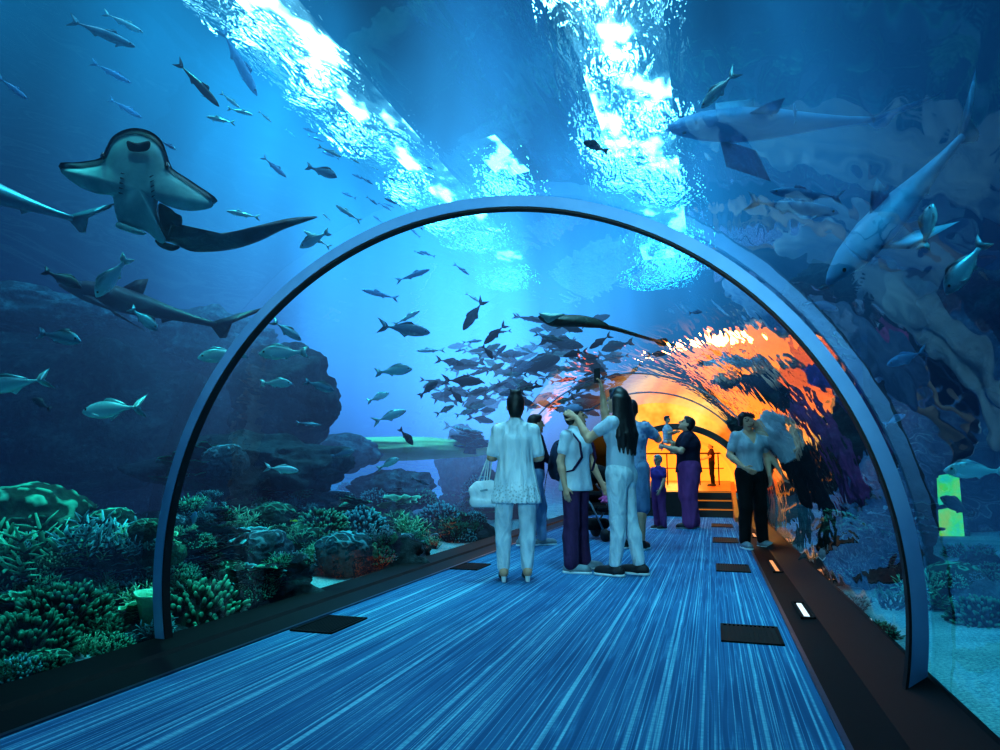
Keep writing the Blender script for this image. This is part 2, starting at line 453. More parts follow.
def light(name, typ, loc, energy, col, size=.3, target=None, spot=None, blend=.6, shape=None, sy=None):
    d = bpy.data.lights.new(name, typ); d.energy = energy; d.color = col[:3]
    if typ == 'AREA':
        d.size = size
        if sy: d.shape = 'RECTANGLE'; d.size_y = sy
    elif typ == 'SUN': d.angle = size
    else: d.shadow_soft_size = size
    if typ == 'SPOT': d.spot_size = spot; d.spot_blend = blend
    o = bpy.data.objects.new(name, d); C.objects.link(o); o.location = loc
    if target is not None:
        o.rotation_euler = (Vector(target)-Vector(loc)).to_track_quat('-Z', 'Y').to_euler()
    return o
light('hall_lamp', 'AREA', (AX, 18.5, 1.85), 150, (1, .58, .13), 1.4, (AX, 18.5, 0), sy=5)
light('hall_lamp', 'AREA', (AX, 26, 1.85), 150, (1, .6, .15), 1.4, (AX, 26, 0), sy=5)
light('hall_lamp', 'POINT', (-1.9, 16.4, 1.3), 35, (1, .32, .06), .15)

# ================================================================== WATER
Z_S = 7.0
def m_water():
    m, nt, out = mat('sea water')
    v = coord(nt)
    sep = N(nt, 'SeparateXYZ'); L(nt, v, sep.inputs[0]); X, Y, Z = sep.outputs
    # scattered glow and light shafts are painted into the water as emission
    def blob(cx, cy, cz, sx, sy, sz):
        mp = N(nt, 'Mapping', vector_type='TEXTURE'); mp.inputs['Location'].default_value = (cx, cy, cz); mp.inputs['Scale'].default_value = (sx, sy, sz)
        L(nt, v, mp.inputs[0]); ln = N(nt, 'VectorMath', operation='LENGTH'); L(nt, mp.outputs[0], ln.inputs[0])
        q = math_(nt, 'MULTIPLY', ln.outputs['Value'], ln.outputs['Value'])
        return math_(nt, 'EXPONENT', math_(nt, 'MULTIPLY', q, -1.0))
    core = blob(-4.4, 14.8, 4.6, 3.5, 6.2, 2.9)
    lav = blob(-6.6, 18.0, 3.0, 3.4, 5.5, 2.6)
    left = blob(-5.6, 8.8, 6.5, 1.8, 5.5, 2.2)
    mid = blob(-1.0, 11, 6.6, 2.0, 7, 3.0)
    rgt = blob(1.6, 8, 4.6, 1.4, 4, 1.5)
    # painted shafts: leaning noise bands that modulate the glow
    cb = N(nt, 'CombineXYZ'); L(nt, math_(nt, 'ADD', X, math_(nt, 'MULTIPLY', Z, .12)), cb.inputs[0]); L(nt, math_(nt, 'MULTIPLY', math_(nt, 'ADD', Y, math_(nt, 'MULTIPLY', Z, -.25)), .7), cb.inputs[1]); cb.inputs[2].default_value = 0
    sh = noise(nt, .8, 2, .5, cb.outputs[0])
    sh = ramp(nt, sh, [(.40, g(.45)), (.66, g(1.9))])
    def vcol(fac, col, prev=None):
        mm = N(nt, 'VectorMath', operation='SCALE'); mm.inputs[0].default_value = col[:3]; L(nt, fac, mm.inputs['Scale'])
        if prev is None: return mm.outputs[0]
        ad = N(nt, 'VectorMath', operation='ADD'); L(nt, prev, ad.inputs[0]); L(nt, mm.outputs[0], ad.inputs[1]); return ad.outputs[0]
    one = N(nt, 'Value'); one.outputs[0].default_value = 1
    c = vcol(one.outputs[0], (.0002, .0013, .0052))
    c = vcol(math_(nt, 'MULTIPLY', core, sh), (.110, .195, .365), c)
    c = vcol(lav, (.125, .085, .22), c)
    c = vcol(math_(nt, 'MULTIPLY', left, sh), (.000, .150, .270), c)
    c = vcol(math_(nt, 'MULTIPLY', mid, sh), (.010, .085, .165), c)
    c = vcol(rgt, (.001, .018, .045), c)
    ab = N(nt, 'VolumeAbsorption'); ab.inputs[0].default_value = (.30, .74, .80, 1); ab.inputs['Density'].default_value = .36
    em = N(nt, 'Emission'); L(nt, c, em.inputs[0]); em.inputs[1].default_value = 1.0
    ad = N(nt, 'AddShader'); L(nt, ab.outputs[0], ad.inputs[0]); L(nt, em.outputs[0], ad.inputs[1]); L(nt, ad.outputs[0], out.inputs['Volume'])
    m.cycles.volume_step_rate = .22
    return m
BX0, BX1, BY0, BY1, BZ0 = -22.0, 14.0, Y0-.02, 42.0, -1.6
def water_box():
    n = 96; vs = []; fs = []
    cx, cz = AX, AZ
    def rect(a):
        dx, dz = math.cos(a), math.sin(a); t = 1e9
        if dx > 1e-9: t = min(t, (BX1-cx)/dx)
        if dx < -1e-9: t = min(t, (BX0-cx)/dx)
        if dz > 1e-9: t = min(t, (Z_S-cz)/dz)
        if dz < -1e-9: t = min(t, (BZ0-cz)/dz)
        return cx+dx*t, cz+dz*t
    angs = sorted([2*PI*i/n for i in range(n)]+[math.atan2(z-cz, x-cx) % (2*PI) for x in (BX0, BX1) for z in (BZ0, Z_S)])
    n = len(angs)
    for y in (BY0, BY1):
        vs += [(cx+RG*math.cos(a), y, cz+RG*math.sin(a)) for a in angs]
        vs += [(rect(a)[0], y, rect(a)[1]) for a in angs]
    for i in range(n):
        j = (i+1) % n
        fs += [(i, j, n+j, n+i), (2*n+i, 3*n+i, 3*n+j, 2*n+j), (n+i, n+j, 3*n+j, 3*n+i), (i, 2*n+i, 2*n+j, j)]
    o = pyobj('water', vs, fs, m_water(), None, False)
    bm = bmesh.new(); bm.from_mesh(o.data); bmesh.ops.recalc_face_normals(bm, faces=bm.faces[:]); bm.to_mesh(o.data); bm.free()
    return o
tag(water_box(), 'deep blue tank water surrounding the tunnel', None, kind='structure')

# --- rippled water surface with lamp strips above it
def m_surface():
    m, nt, out = mat('rippled surface')
    v = coord(nt, 'Object', (1.0, .42, 1))
    h1 = noise(nt, 2.0, 3, .62, v, .8)
    h2 = noise(nt, 8, 2, .55, v, .5)
    h = math_(nt, 'ADD', h1, math_(nt, 'MULTIPLY', h2, .42))
    b = N(nt, 'Bump'); b.inputs['Strength'].default_value = 1.0; b.inputs['Distance'].default_value = .35; L(nt, h, b.inputs['Height'])
    rf = N(nt, 'BsdfRefraction'); rf.inputs['IOR'].default_value = 1.12; rf.inputs['Roughness'].default_value = .02; L(nt, b.outputs[0], rf.inputs['Normal'])
    tr = N(nt, 'BsdfTransparent'); mx = N(nt, 'MixShader'); mx.inputs[0].default_value = .5
    L(nt, rf.outputs[0], mx.inputs[1]); L(nt, tr.outputs[0], mx.inputs[2]); L(nt, mx.outputs[0], out.inputs[0]); return m
tag(pyobj('ceiling_water', [(BX0, Y0, Z_S+.02), (BX0, 42, Z_S+.02), (BX1, 42, Z_S+.02), (BX1, Y0, Z_S+.02)], [(0, 1, 2, 3)], m_surface()), kind='structure')
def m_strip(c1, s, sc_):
    m, nt, out = mat('painted glitter strip'); v = coord(nt, 'Object', (1, .5, 1)); nz = noise(nt, sc_, 2, .5, v)
    st_ = ramp(nt, nz, [(.41, g(.006)), (.52, g(.04)), (.62, g(1))]); e = N(nt, 'Emission'); e.inputs[0].default_value = c1  # noise breaks the emission up, painting the ripple glitter into the strip
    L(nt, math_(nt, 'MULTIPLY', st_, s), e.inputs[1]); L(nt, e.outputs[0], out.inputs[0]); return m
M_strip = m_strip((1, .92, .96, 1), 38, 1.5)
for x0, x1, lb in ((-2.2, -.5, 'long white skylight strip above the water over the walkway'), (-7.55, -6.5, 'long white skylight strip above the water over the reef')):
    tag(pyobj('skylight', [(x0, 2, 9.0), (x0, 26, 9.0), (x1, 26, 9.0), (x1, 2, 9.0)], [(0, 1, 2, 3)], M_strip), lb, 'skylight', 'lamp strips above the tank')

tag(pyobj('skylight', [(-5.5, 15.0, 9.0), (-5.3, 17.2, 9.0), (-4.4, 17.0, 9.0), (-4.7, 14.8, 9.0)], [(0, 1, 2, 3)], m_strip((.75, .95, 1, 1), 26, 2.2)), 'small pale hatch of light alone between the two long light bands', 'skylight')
M_gan = m_flat('violet shadowed gantry', lin('#2a2458'), lin('#1a1a44'), .8, 0, .6, .05)
tag(MB().box((-4.3, 4, 9.3), (-2.7, 26, 9.5)).build('trim_6', M_gan), kind='structure')
# ================================================================== LIGHTS
w = bpy.data.worlds.new('world'); sc.world = w; w.use_nodes = True
w.node_tree.nodes['Background'].inputs[0].default_value = (.02, .17, .42, 1); w.node_tree.nodes['Background'].inputs[1].default_value = .075
light('sun', 'SUN', (0, 0, 20), 2.15, (.42, .86, 1.0), .12, (-.9, 1.9, 14.3-0))
light('visitor_fill', 'SPOT', (AX+.3, -2.6, 2.05), 1150, (.28, .80, .97), .25, (-1.1, 7.0, 1.15), math.radians(40), .7)  # unseen fill light added behind the camera to brighten visitors and hoop
light('pool_fill', 'SPOT', (-1.4, 6.0, 6.6), 900, (.45, .85, 1.0), .1, (-1.5, 6.6, 0), math.radians(50), .9)  # spot added overhead to pool light on the visitors and carpet
# ================================================================== REEF
def m_sand():
    m, nt, out = mat('coral sand'); v = coord(nt)
    a = noise(nt, 60, 3, .7, v); b = noise(nt, 2.0, 3, .5, v)
    s = math_(nt, 'ADD', math_(nt, 'MULTIPLY', a, .65), math_(nt, 'MULTIPLY', b, .35))
    col = ramp(nt, s, [(.35, lin('#4d8f9a')), (.52, lin('#a4d8d8')), (.68, lin('#e9fff6'))])
    bs = pbsdf(nt, out, col, .95, 0, .1); bump(nt, bs, a, .8, .03); return m
def m_rock(name, c1, c2, c3):
    m, nt, out = mat(name); v = coord(nt)
    a = noise(nt, 2.2, 6, .65, v, .3); b = noise(nt, 9, 4, .7, v)
    s = math_(nt, 'ADD', math_(nt, 'MULTIPLY', a, .6), math_(nt, 'MULTIPLY', b, .4))
    col = ramp(nt, s, [(.32, c1), (.5, c2), (.7, c3)])
    bs = pbsdf(nt, out, col, .95, 0, .15); bump(nt, bs, s, .9, .12); return m
M_sand = m_sand()
M_rock = m_rock('dark reef rock', lin('#0a1416'), lin('#1c2c30'), lin('#3d565a'))
M_rock2 = m_rock('weathered rock', lin('#15262a'), lin('#34505a'), lin('#6c98a0'))

def ground_h(x, y):
    d = abs(x-AX)-2.0
    h = -.06+.10*max(0, d)**1.15*(.55 if x < AX else .35)
    h += .10*mnoise.noise(Vector((x*.6, y*.6, 3)))*min(1, max(0, d))
    h = min(h, 1.4)
    return h
def seabed(side):
    xs = np.concatenate([np.linspace(1.86, 4.5, 34), np.linspace(4.8, 15 if side > 0 else 20.8, 26)])
    ysv = np.linspace(Y0, 41, 150); vs = []; fs = []
    for x in xs:
        for y in ysv:
            X = AX+side*x; vs.append((X, y, ground_h(X, y)))
    m = len(ysv)
    for i in range(len(xs)-1):
        for j in range(m-1):
            q = (i*m+j, (i+1)*m+j, (i+1)*m+j+1, i*m+j+1)
            fs.append(q if side > 0 else q[::-1])
    tag(pyobj('ground', vs, fs, M_sand), kind='structure')
seabed(-1); seabed(1)

def rock_obj(name, c, r, seed, label, m=M_rock, sub=5, amp=.28, group=None, cat='rock', rot=0, freq=1.3):
    bm = bmesh.new(); bmesh.ops.create_icosphere(bm, subdivisions=sub, radius=1)
    for v in bm.verts:
        p = v.co.copy(); q = p*freq+Vector((seed*7.3, seed*3.1, seed))
        d = mnoise.fractal(q, 1.0, 2.1, 5)*amp + abs(mnoise.noise(q*2.1))*amp*.5 - .08
        v.co = p*(1+d)
        v.co = Vector((v.co.x*r[0], v.co.y*r[1], v.co.z*r[2]))
    me = bpy.data.meshes.new(name); bm.to_mesh(me); bm.free()
    o = link(name, me, m); o.location = c; o.rotation_euler = (0, 0, rot)
    return tag(o, label, cat, group)

def rock_px(px, py, rx, rz, depth, seed, label, m=M_rock, ry=None, **kw):
    """rock whose silhouette is centred on a sight line at a given range"""
    c = at(px, py, depth); k = depth/F_PX
    return rock_obj('rock', c, (rx*k, (ry or rx)*k, rz*k), seed, label, m, rot=YAW, **kw)
rock_px(95, 425, 175, 105, 10.5, 1, 'huge dark rock wall behind the corals on the reef side', ry=120, freq=1.6)
rock_px(285, 400, 58, 52, 9.6, 2, 'dark overhanging rock bluff whose edge juts above the pale sand bank', freq=1.5)
rock_px(215, 345, 60, 34, 10.6, 11, 'dark rock ledge with a lit rim crowning the bluff', M_rock2, freq=1.8)
rock_px(40, 318, 105, 26, 10.4, 12, 'long flat rock shelf with a pale lit top at the picture edge', M_rock2, ry=60, freq=1.8)
rock_px(250, 470, 95, 34, 8.2, 3, 'low dark boulder beneath the overhanging bluff', freq=1.6)
rock_px(345, 452, 34, 19, 11.5, 4, 'rounded dark boulder lying in front of the pale sand bank', M_rock2)
rock_px(395, 492, 45, 22, 11.5, 5, 'broad grey boulder behind the far corals below the sand bank', M_rock2)
rock_px(465, 470, 26, 44, 14.5, 6, 'tall craggy rock standing left of the woman in white', M_rock2, freq=2.2)
rock_px(492, 500, 30, 30, 13.5, 7, 'squat craggy rock just left of the white handbag', M_rock, freq=2)
rock_px(150, 545, 22, 20, 4.6, 8, 'dark rounded boulder partly hidden behind the tunnel hoop', M_rock2)
rock_px(195, 520, 24, 24, 5.6, 9, 'smooth dark boulder right of the tunnel hoop with a small fish in front', M_rock2, amp=.12)
rock_px(320, 505, 30, 14, 8.5, 10, 'low grey boulder among the mid reef corals', M_rock2)
# right hand side
rock_px(858, 462, 66, 58, 8.8, 21, 'large dark rock pile behind the tunnel glass on the right', M_rock, freq=1.7)
rock_px(870, 555, 62, 44, 6.2, 22, 'dark boulder at the foot of the right rock pile', M_rock, freq=1.7)
rock_px(968, 612, 58, 34, 5.2, 23, 'mossy boulder lying on pale gravel right of the hoop', M_rock2, freq=1.9)
rock_px(1015, 640, 34, 20, 4.6, 24, 'small mossy stone at the right picture edge', M_rock2)
rock_px(800, 440, 60, 55, 10.5, 25, 'dark craggy rock behind the reflection of the woman in grey', M_rock, freq=2)
rock_px(845, 300, 60, 45, 12, 26, 'shadowy blue rock outcrop high on the right tank side', M_rock, freq=2)
rock_px(985, 330, 60, 60, 10, 27, 'tall shadowy rock column at the right tank edge', M_rock, freq=1.6)
rock_px(775, 365, 50, 36, 14, 28, 'distant dim rock ledge above the far end of the tunnel', M_rock, freq=2)
# pale sand bank
c = at(385, 449, 13); o = rock_obj('sand_bank', c, (2.3, 1.5, .24), 31, 'bright pale sand bank between the bluff and the far corals', m_flat('pale sand', lin('#c9e08a'), lin('#e6f5b0'), .9, 0, 3, .1), amp=.08, cat='sand bank')

# ------------------------------------------------------------------ corals
def m_coral(name, lo, hi, tip, tiplit=0.0):
    m, nt, out = mat(name)
    at_ = N(nt, 'Attribute', attribute_name='tip'); v = coord(nt); nz = noise(nt, 11, 3, .6, v)
    c1 = ramp(nt, nz, [(.3, lo), (.7, hi)])
    mx = N(nt, 'MixRGB'); L(nt, ramp(nt, at_.outputs['Fac'], [(.45, g(0)), (.95, g(1))]), mx.inputs[0]); L(nt, c1, mx.inputs[1]); mx.inputs[2].default_value = tip
    b = pbsdf(nt, out, mx.outputs[0], .8, 0, .2); bump(nt, b, nz, .5, .02); return m
MC = {
 'green': m_coral('green finger coral', lin('#06241d'), lin('#0f4a38'), lin('#5fe0b4')),
 'teal': m_coral('teal coral', lin('#08262c'), lin('#14525a'), lin('#74d8dc')),
 'dark': m_coral('dark coral', lin('#04130f'), lin('#0a2f26'), lin('#2f9a78')),
 'bright': m_coral('bright green coral', lin('#0f5a3c'), lin('#2aa06c'), lin('#a4ffcf')),
 'grey': m_coral('grey coral', lin('#10262e'), lin('#2b515c'), lin('#83b8c0')),
}
def set_tip(o, vals):
    a = o.data.attributes.new('tip', 'FLOAT', 'POINT'); a.data.foreach_set('value', vals)
rc = random.Random(11)
def finger_coral(mkey, n=230, fl=.25, fr=.038, squat=.8):
    """dome of stubby knobbed fingers"""
    b = MB(); tip = []
    b2 = 0
    core_n = 0
    # core
    seg, rn = 14, 7
    vs = []; fs = []
    for j in range(rn+1):
        th = PI*.5*j/rn
        for i in range(seg): vs.append((.72*math.sin(th)*math.cos(2*PI*i/seg), .72*math.sin(th)*math.sin(2*PI*i/seg), .72*squat*math.cos(th)))
    for j in range(rn):
        for i in range(seg): fs.append((j*seg+i, (j+1)*seg+i, (j+1)*seg+(i+1) % seg, j*seg+(i+1) % seg))
    b.add(vs, fs); tip += [0.0]*len(vs)
    for k in range(n):
        z = 1-(k+.5)/n*1.05; ph = k*2.399963
        r = math.sqrt(max(0, 1-z*z)); d = Vector((r*math.cos(ph), r*math.sin(ph), max(z, -.05)*squat+.05))
        d += Vector((rc.uniform(-.12, .12), rc.uniform(-.12, .12), rc.uniform(-.06, .12))); 
        p0 = d*.66; u = (d.normalized()+Vector((0, 0, .35))).normalized(); l = fl*rc.uniform(.8, 1.3); rr = fr*rc.uniform(.8, 1.25)
        w = Vector((rc.uniform(-1, 1), rc.uniform(-1, 1), rc.uniform(-1, 1)))*.07
        pts = [p0, p0+u*l*.5+w*.5, p0+u*l*.86+w, p0+u*l+w]
        b.tube(pts, [rr, rr*.95, rr*.95, rr*.45], 6); tip += [0.0]*6+[.3]*6+[.85]*6+[1.0]*6
    o = b.build('finger_coral', MC[mkey], None, True); set_tip(o, tip); return o
def branch_coral(mkey, depth=4, spread=.75, n0=7, flat=1.0, r0=.06):
    b = MB(); tip = []
    def grow(p, d, l, r, lv):
        q = p+d*l; mid = (p+q)/2+Vector((rc.uniform(-1, 1), rc.uniform(-1, 1), rc.uniform(-1, 1)))*l*.09
        t0 = 1-lv/depth; t1 = 1-(lv-1)/depth
        end = r*(.72 if lv > 1 else .35)
        b.tube([p, mid, q], [r, r*.88, end], 5); tip.extend([t0*.8]*5+[(t0+t1)*.4]*5+[t1]*5)
        if lv > 1:
            for _ in range(2 if lv < depth else 3):
                nd = (d+Vector((rc.uniform(-1, 1), rc.uniform(-1, 1)*flat, rc.uniform(-.35, .8)))*spread).normalized()
                grow(q, nd, l*rc.uniform(.68, .88), r*.72, lv-1)
    for k in range(n0):
        a = 2*PI*k/n0+rc.uniform(-.3, .3)
        grow(Vector((math.cos(a)*.12, math.sin(a)*.12, 0)), Vector((math.cos(a)*.7, math.sin(a)*.7*flat, .75)).normalized(), .36, r0, depth)
    o = b.build('branching_coral', MC[mkey], None, True); set_tip(o, tip); return o
def brain_coral(mkey, squat=.75):
    bm = bmesh.new(); bmesh.ops.create_icosphere(bm, subdivisions=5, radius=1); tip = []
    for v in bm.verts:
        p = v.co.copy()
        w = math.sin(11*(p.x+.5*mnoise.noise(p*2.2))+7*mnoise.noise(p*2.6+Vector((4, 1, 7))))
        lump = mnoise.noise(p*1.7+Vector((9, 9, 9)))*.16
        v.co = p*(1+lump+.045*w); v.co.z *= squat; tip.append(max(0, w)*.9*max(.2, p.z+.3))
    me = bpy.data.meshes.new('brain_coral'); bm.to_mesh(me); bm.free()
    o = link('brain_coral', me, MC[mkey]); set_tip(o, tip); return o
def plate_coral(mkey, n=7):
    b = MB(); tip = []
    for k in range(n):
        a = rc.uniform(0, 6.28); R = rc.uniform(.45, .8)*(1-.05*k); z = .12+.75*k/n
        ox, oy = rc.uniform(-.3, .3), rc.uniform(-.3, .3); seg, rn = 28, 4; tilt = rc.uniform(-.25, .25); tx = rc.uniform(-.25, .25)
        for side in (0, 1):
            vs = []; fs = []
            for j in range(rn+1):
                r = R*j/rn
                for i in range(seg):
                    t = 2*PI*i/seg; wob = 1+.22*math.sin(3*t+a)+.12*math.sin(7*t+2*a)
                    x, y = r*wob*math.cos(t), r*wob*math.sin(t)
                    vs.append((ox+x, oy+y, z+.22*(r/R)**2*R+tilt*x+tx*y+.03*math.sin(9*t)*(j/rn)-.03*side))
                    tip.append((j/rn)**3 if side == 0 else .1)
            for j in range(rn):
                for i in range(seg):
                    q = (j*seg+i, (j+1)*seg+i, (j+1)*seg+(i+1) % seg, j*seg+(i+1) % seg); fs.append(q if side == 0 else q[::-1])
            b.add(vs, fs)
    b.tube([(0, 0, -.1), (0, 0, .5), (0, 0, .8)], [.28, .16, .1], 8); tip += [0]*24
    o = b.build('plate_coral', MC[mkey], None, True); set_tip(o, tip); return o
def fern_coral(mkey, n=26):
    """bush of flat forked fronds"""
    b = MB(); tip = []
    for k in range(n):
        a = rc.uniform(0, 6.28); tl = rc.uniform(.15, 1.1); d = Vector((math.cos(a)*tl, math.sin(a)*tl, 1)).normalized()
        l = rc.uniform(.6, 1.0); side = d.cross(Vector((rc.uniform(-1, 1), rc.uniform(-1, 1), .2))).normalized()
        p = Vector((rc.uniform(-.2, .2), rc.uniform(-.2, .2), 0))
        b.tube([p, p+d*l*.5, p+d*l], [.045, .04, .015], 5, flat=.5); tip += [0]*5+[.5]*5+[1]*5
        for s in (-1, 1):
            for f_ in (.35, .55, .75):
                q = p+d*l*f_; e = q+(d*.55+side*s*.75).normalized()*l*.32
                b.tube([q, (q+e)/2+d*.02, e], [.035, .032, .012], 5, flat=.5); tip += [.3]*5+[.7]*5+[1]*5
    o = b.build('fern_coral', MC[mkey], None, True); set_tip(o, tip); return o
def vase_sponge(mkey):
    seg = 20; prof = [(.16, 0), (.22, .3), (.34, .7), (.46, 1.05), (.50, 1.12), (.46, 1.12), (.36, .95), (.2, .5), (.0, .35)]
    vs = []; fs = []; tip = []
    for r, z in prof:
        for i in range(seg):
            t = 2*PI*i/seg; vs.append((r*(1+.05*math.sin(5*t))*math.cos(t), r*(1+.05*math.sin(5*t))*math.sin(t), z)); tip.append(min(1, z*.9) if z > .3 else .45)
    for j in range(len(prof)-1):
        for i in range(seg): fs.append((j*seg+i, j*seg+(i+1) % seg, (j+1)*seg+(i+1) % seg, (j+1)*seg+i))
    o = pyobj('vase_sponge', vs, fs, MC[mkey]); set_tip(o, tip); return o
protos = {}
from mathutils.bvhtree import BVHTree
def make_bvh():
    vs = []; fs = []
    for o in C.objects:
        if o.type == 'MESH' and (o.name.startswith('rock') or o.name.startswith('ground') or o.name.startswith('sand')):
            M = Matrix.Translation(o.location) @ Matrix.Rotation(o.rotation_euler.z, 4, 'Z'); n = len(vs)
            vs += [M @ v.co for v in o.data.vertices]; fs += [tuple(i+n for i in p.vertices) for p in o.data.polygons]
    return BVHTree.FromPolygons(vs, fs)
BVH = None
def hit(px, py):
    d = ray(px, py); t0 = exit_depth(px, py)
    r = BVH.ray_cast(CAM+d*(t0*.0+t0+.02), d.normalized(), 40)
    return (None, 0) if r[0] is None else (r[0], (r[0]-CAM).dot(FW))
def coral(kind, mkey, pos, scale, label, group=None, cat='coral', rz=None, sz=1.0):
    mk = {'finger': finger_coral, 'branch': branch_coral, 'brain': brain_coral, 'plate': plate_coral, 'fern': fern_coral, 'vase': vase_sponge}[kind]
    key = (kind, mkey)
    if key not in protos: o = protos[key] = mk(mkey)
    else: o = protos[key].copy(); C.objects.link(o)
    o.location = pos; o.scale = (scale, scale, scale*sz); o.rotation_euler = (rc.uniform(-.12, .12), rc.uniform(-.12, .12), rc.uniform(0, 6.28) if rz is None else rz)
    for k in list(o.keys()):
        if k in ('label', 'group', 'category'): del o[k]
    return tag(o, label, cat, group)
def coral_px(kind, mkey, px, py, w, depth, label, group=None, cat='coral', sz=1.0):
    """px, py is the middle of the colony, w its width in the frame; it sits where that sight line meets the reef"""
    low = {'brain': .10, 'plate': .2}.get(kind, .32)
    q, dq = hit(px, py+w*low)
    if q is None or dq > 22: return None
    s = w/2*dq/F_PX
    if math.hypot(q.x-AX, q.z+s*.3-AZ) < RG+s*1.0:
        away = RG+s*1.05-math.hypot(q.x-AX, q.z-AZ); q = q+Vector((math.copysign(max(0, away), q.x-AX), 0, 0))
    s_fit = 1/{'finger': 1.0, 'branch': 1.15, 'brain': 1.05, 'plate': .9, 'fern': .85, 'vase': .5}[kind]
    return coral(kind, mkey, q-Vector((0, 0, s*.12)), s*s_fit, label, group, cat, sz=sz)
def mound(px, py, w, h, depth, seed, label):
    py += 14; depth = max(depth, exit_depth(px, py+h*.1)*1.0+.42*w*depth/F_PX+.10)
    return rock_px(px, py, w/2, h/2, depth, seed, label, M_rock, sub=5, freq=2.0, ry=w*.36)
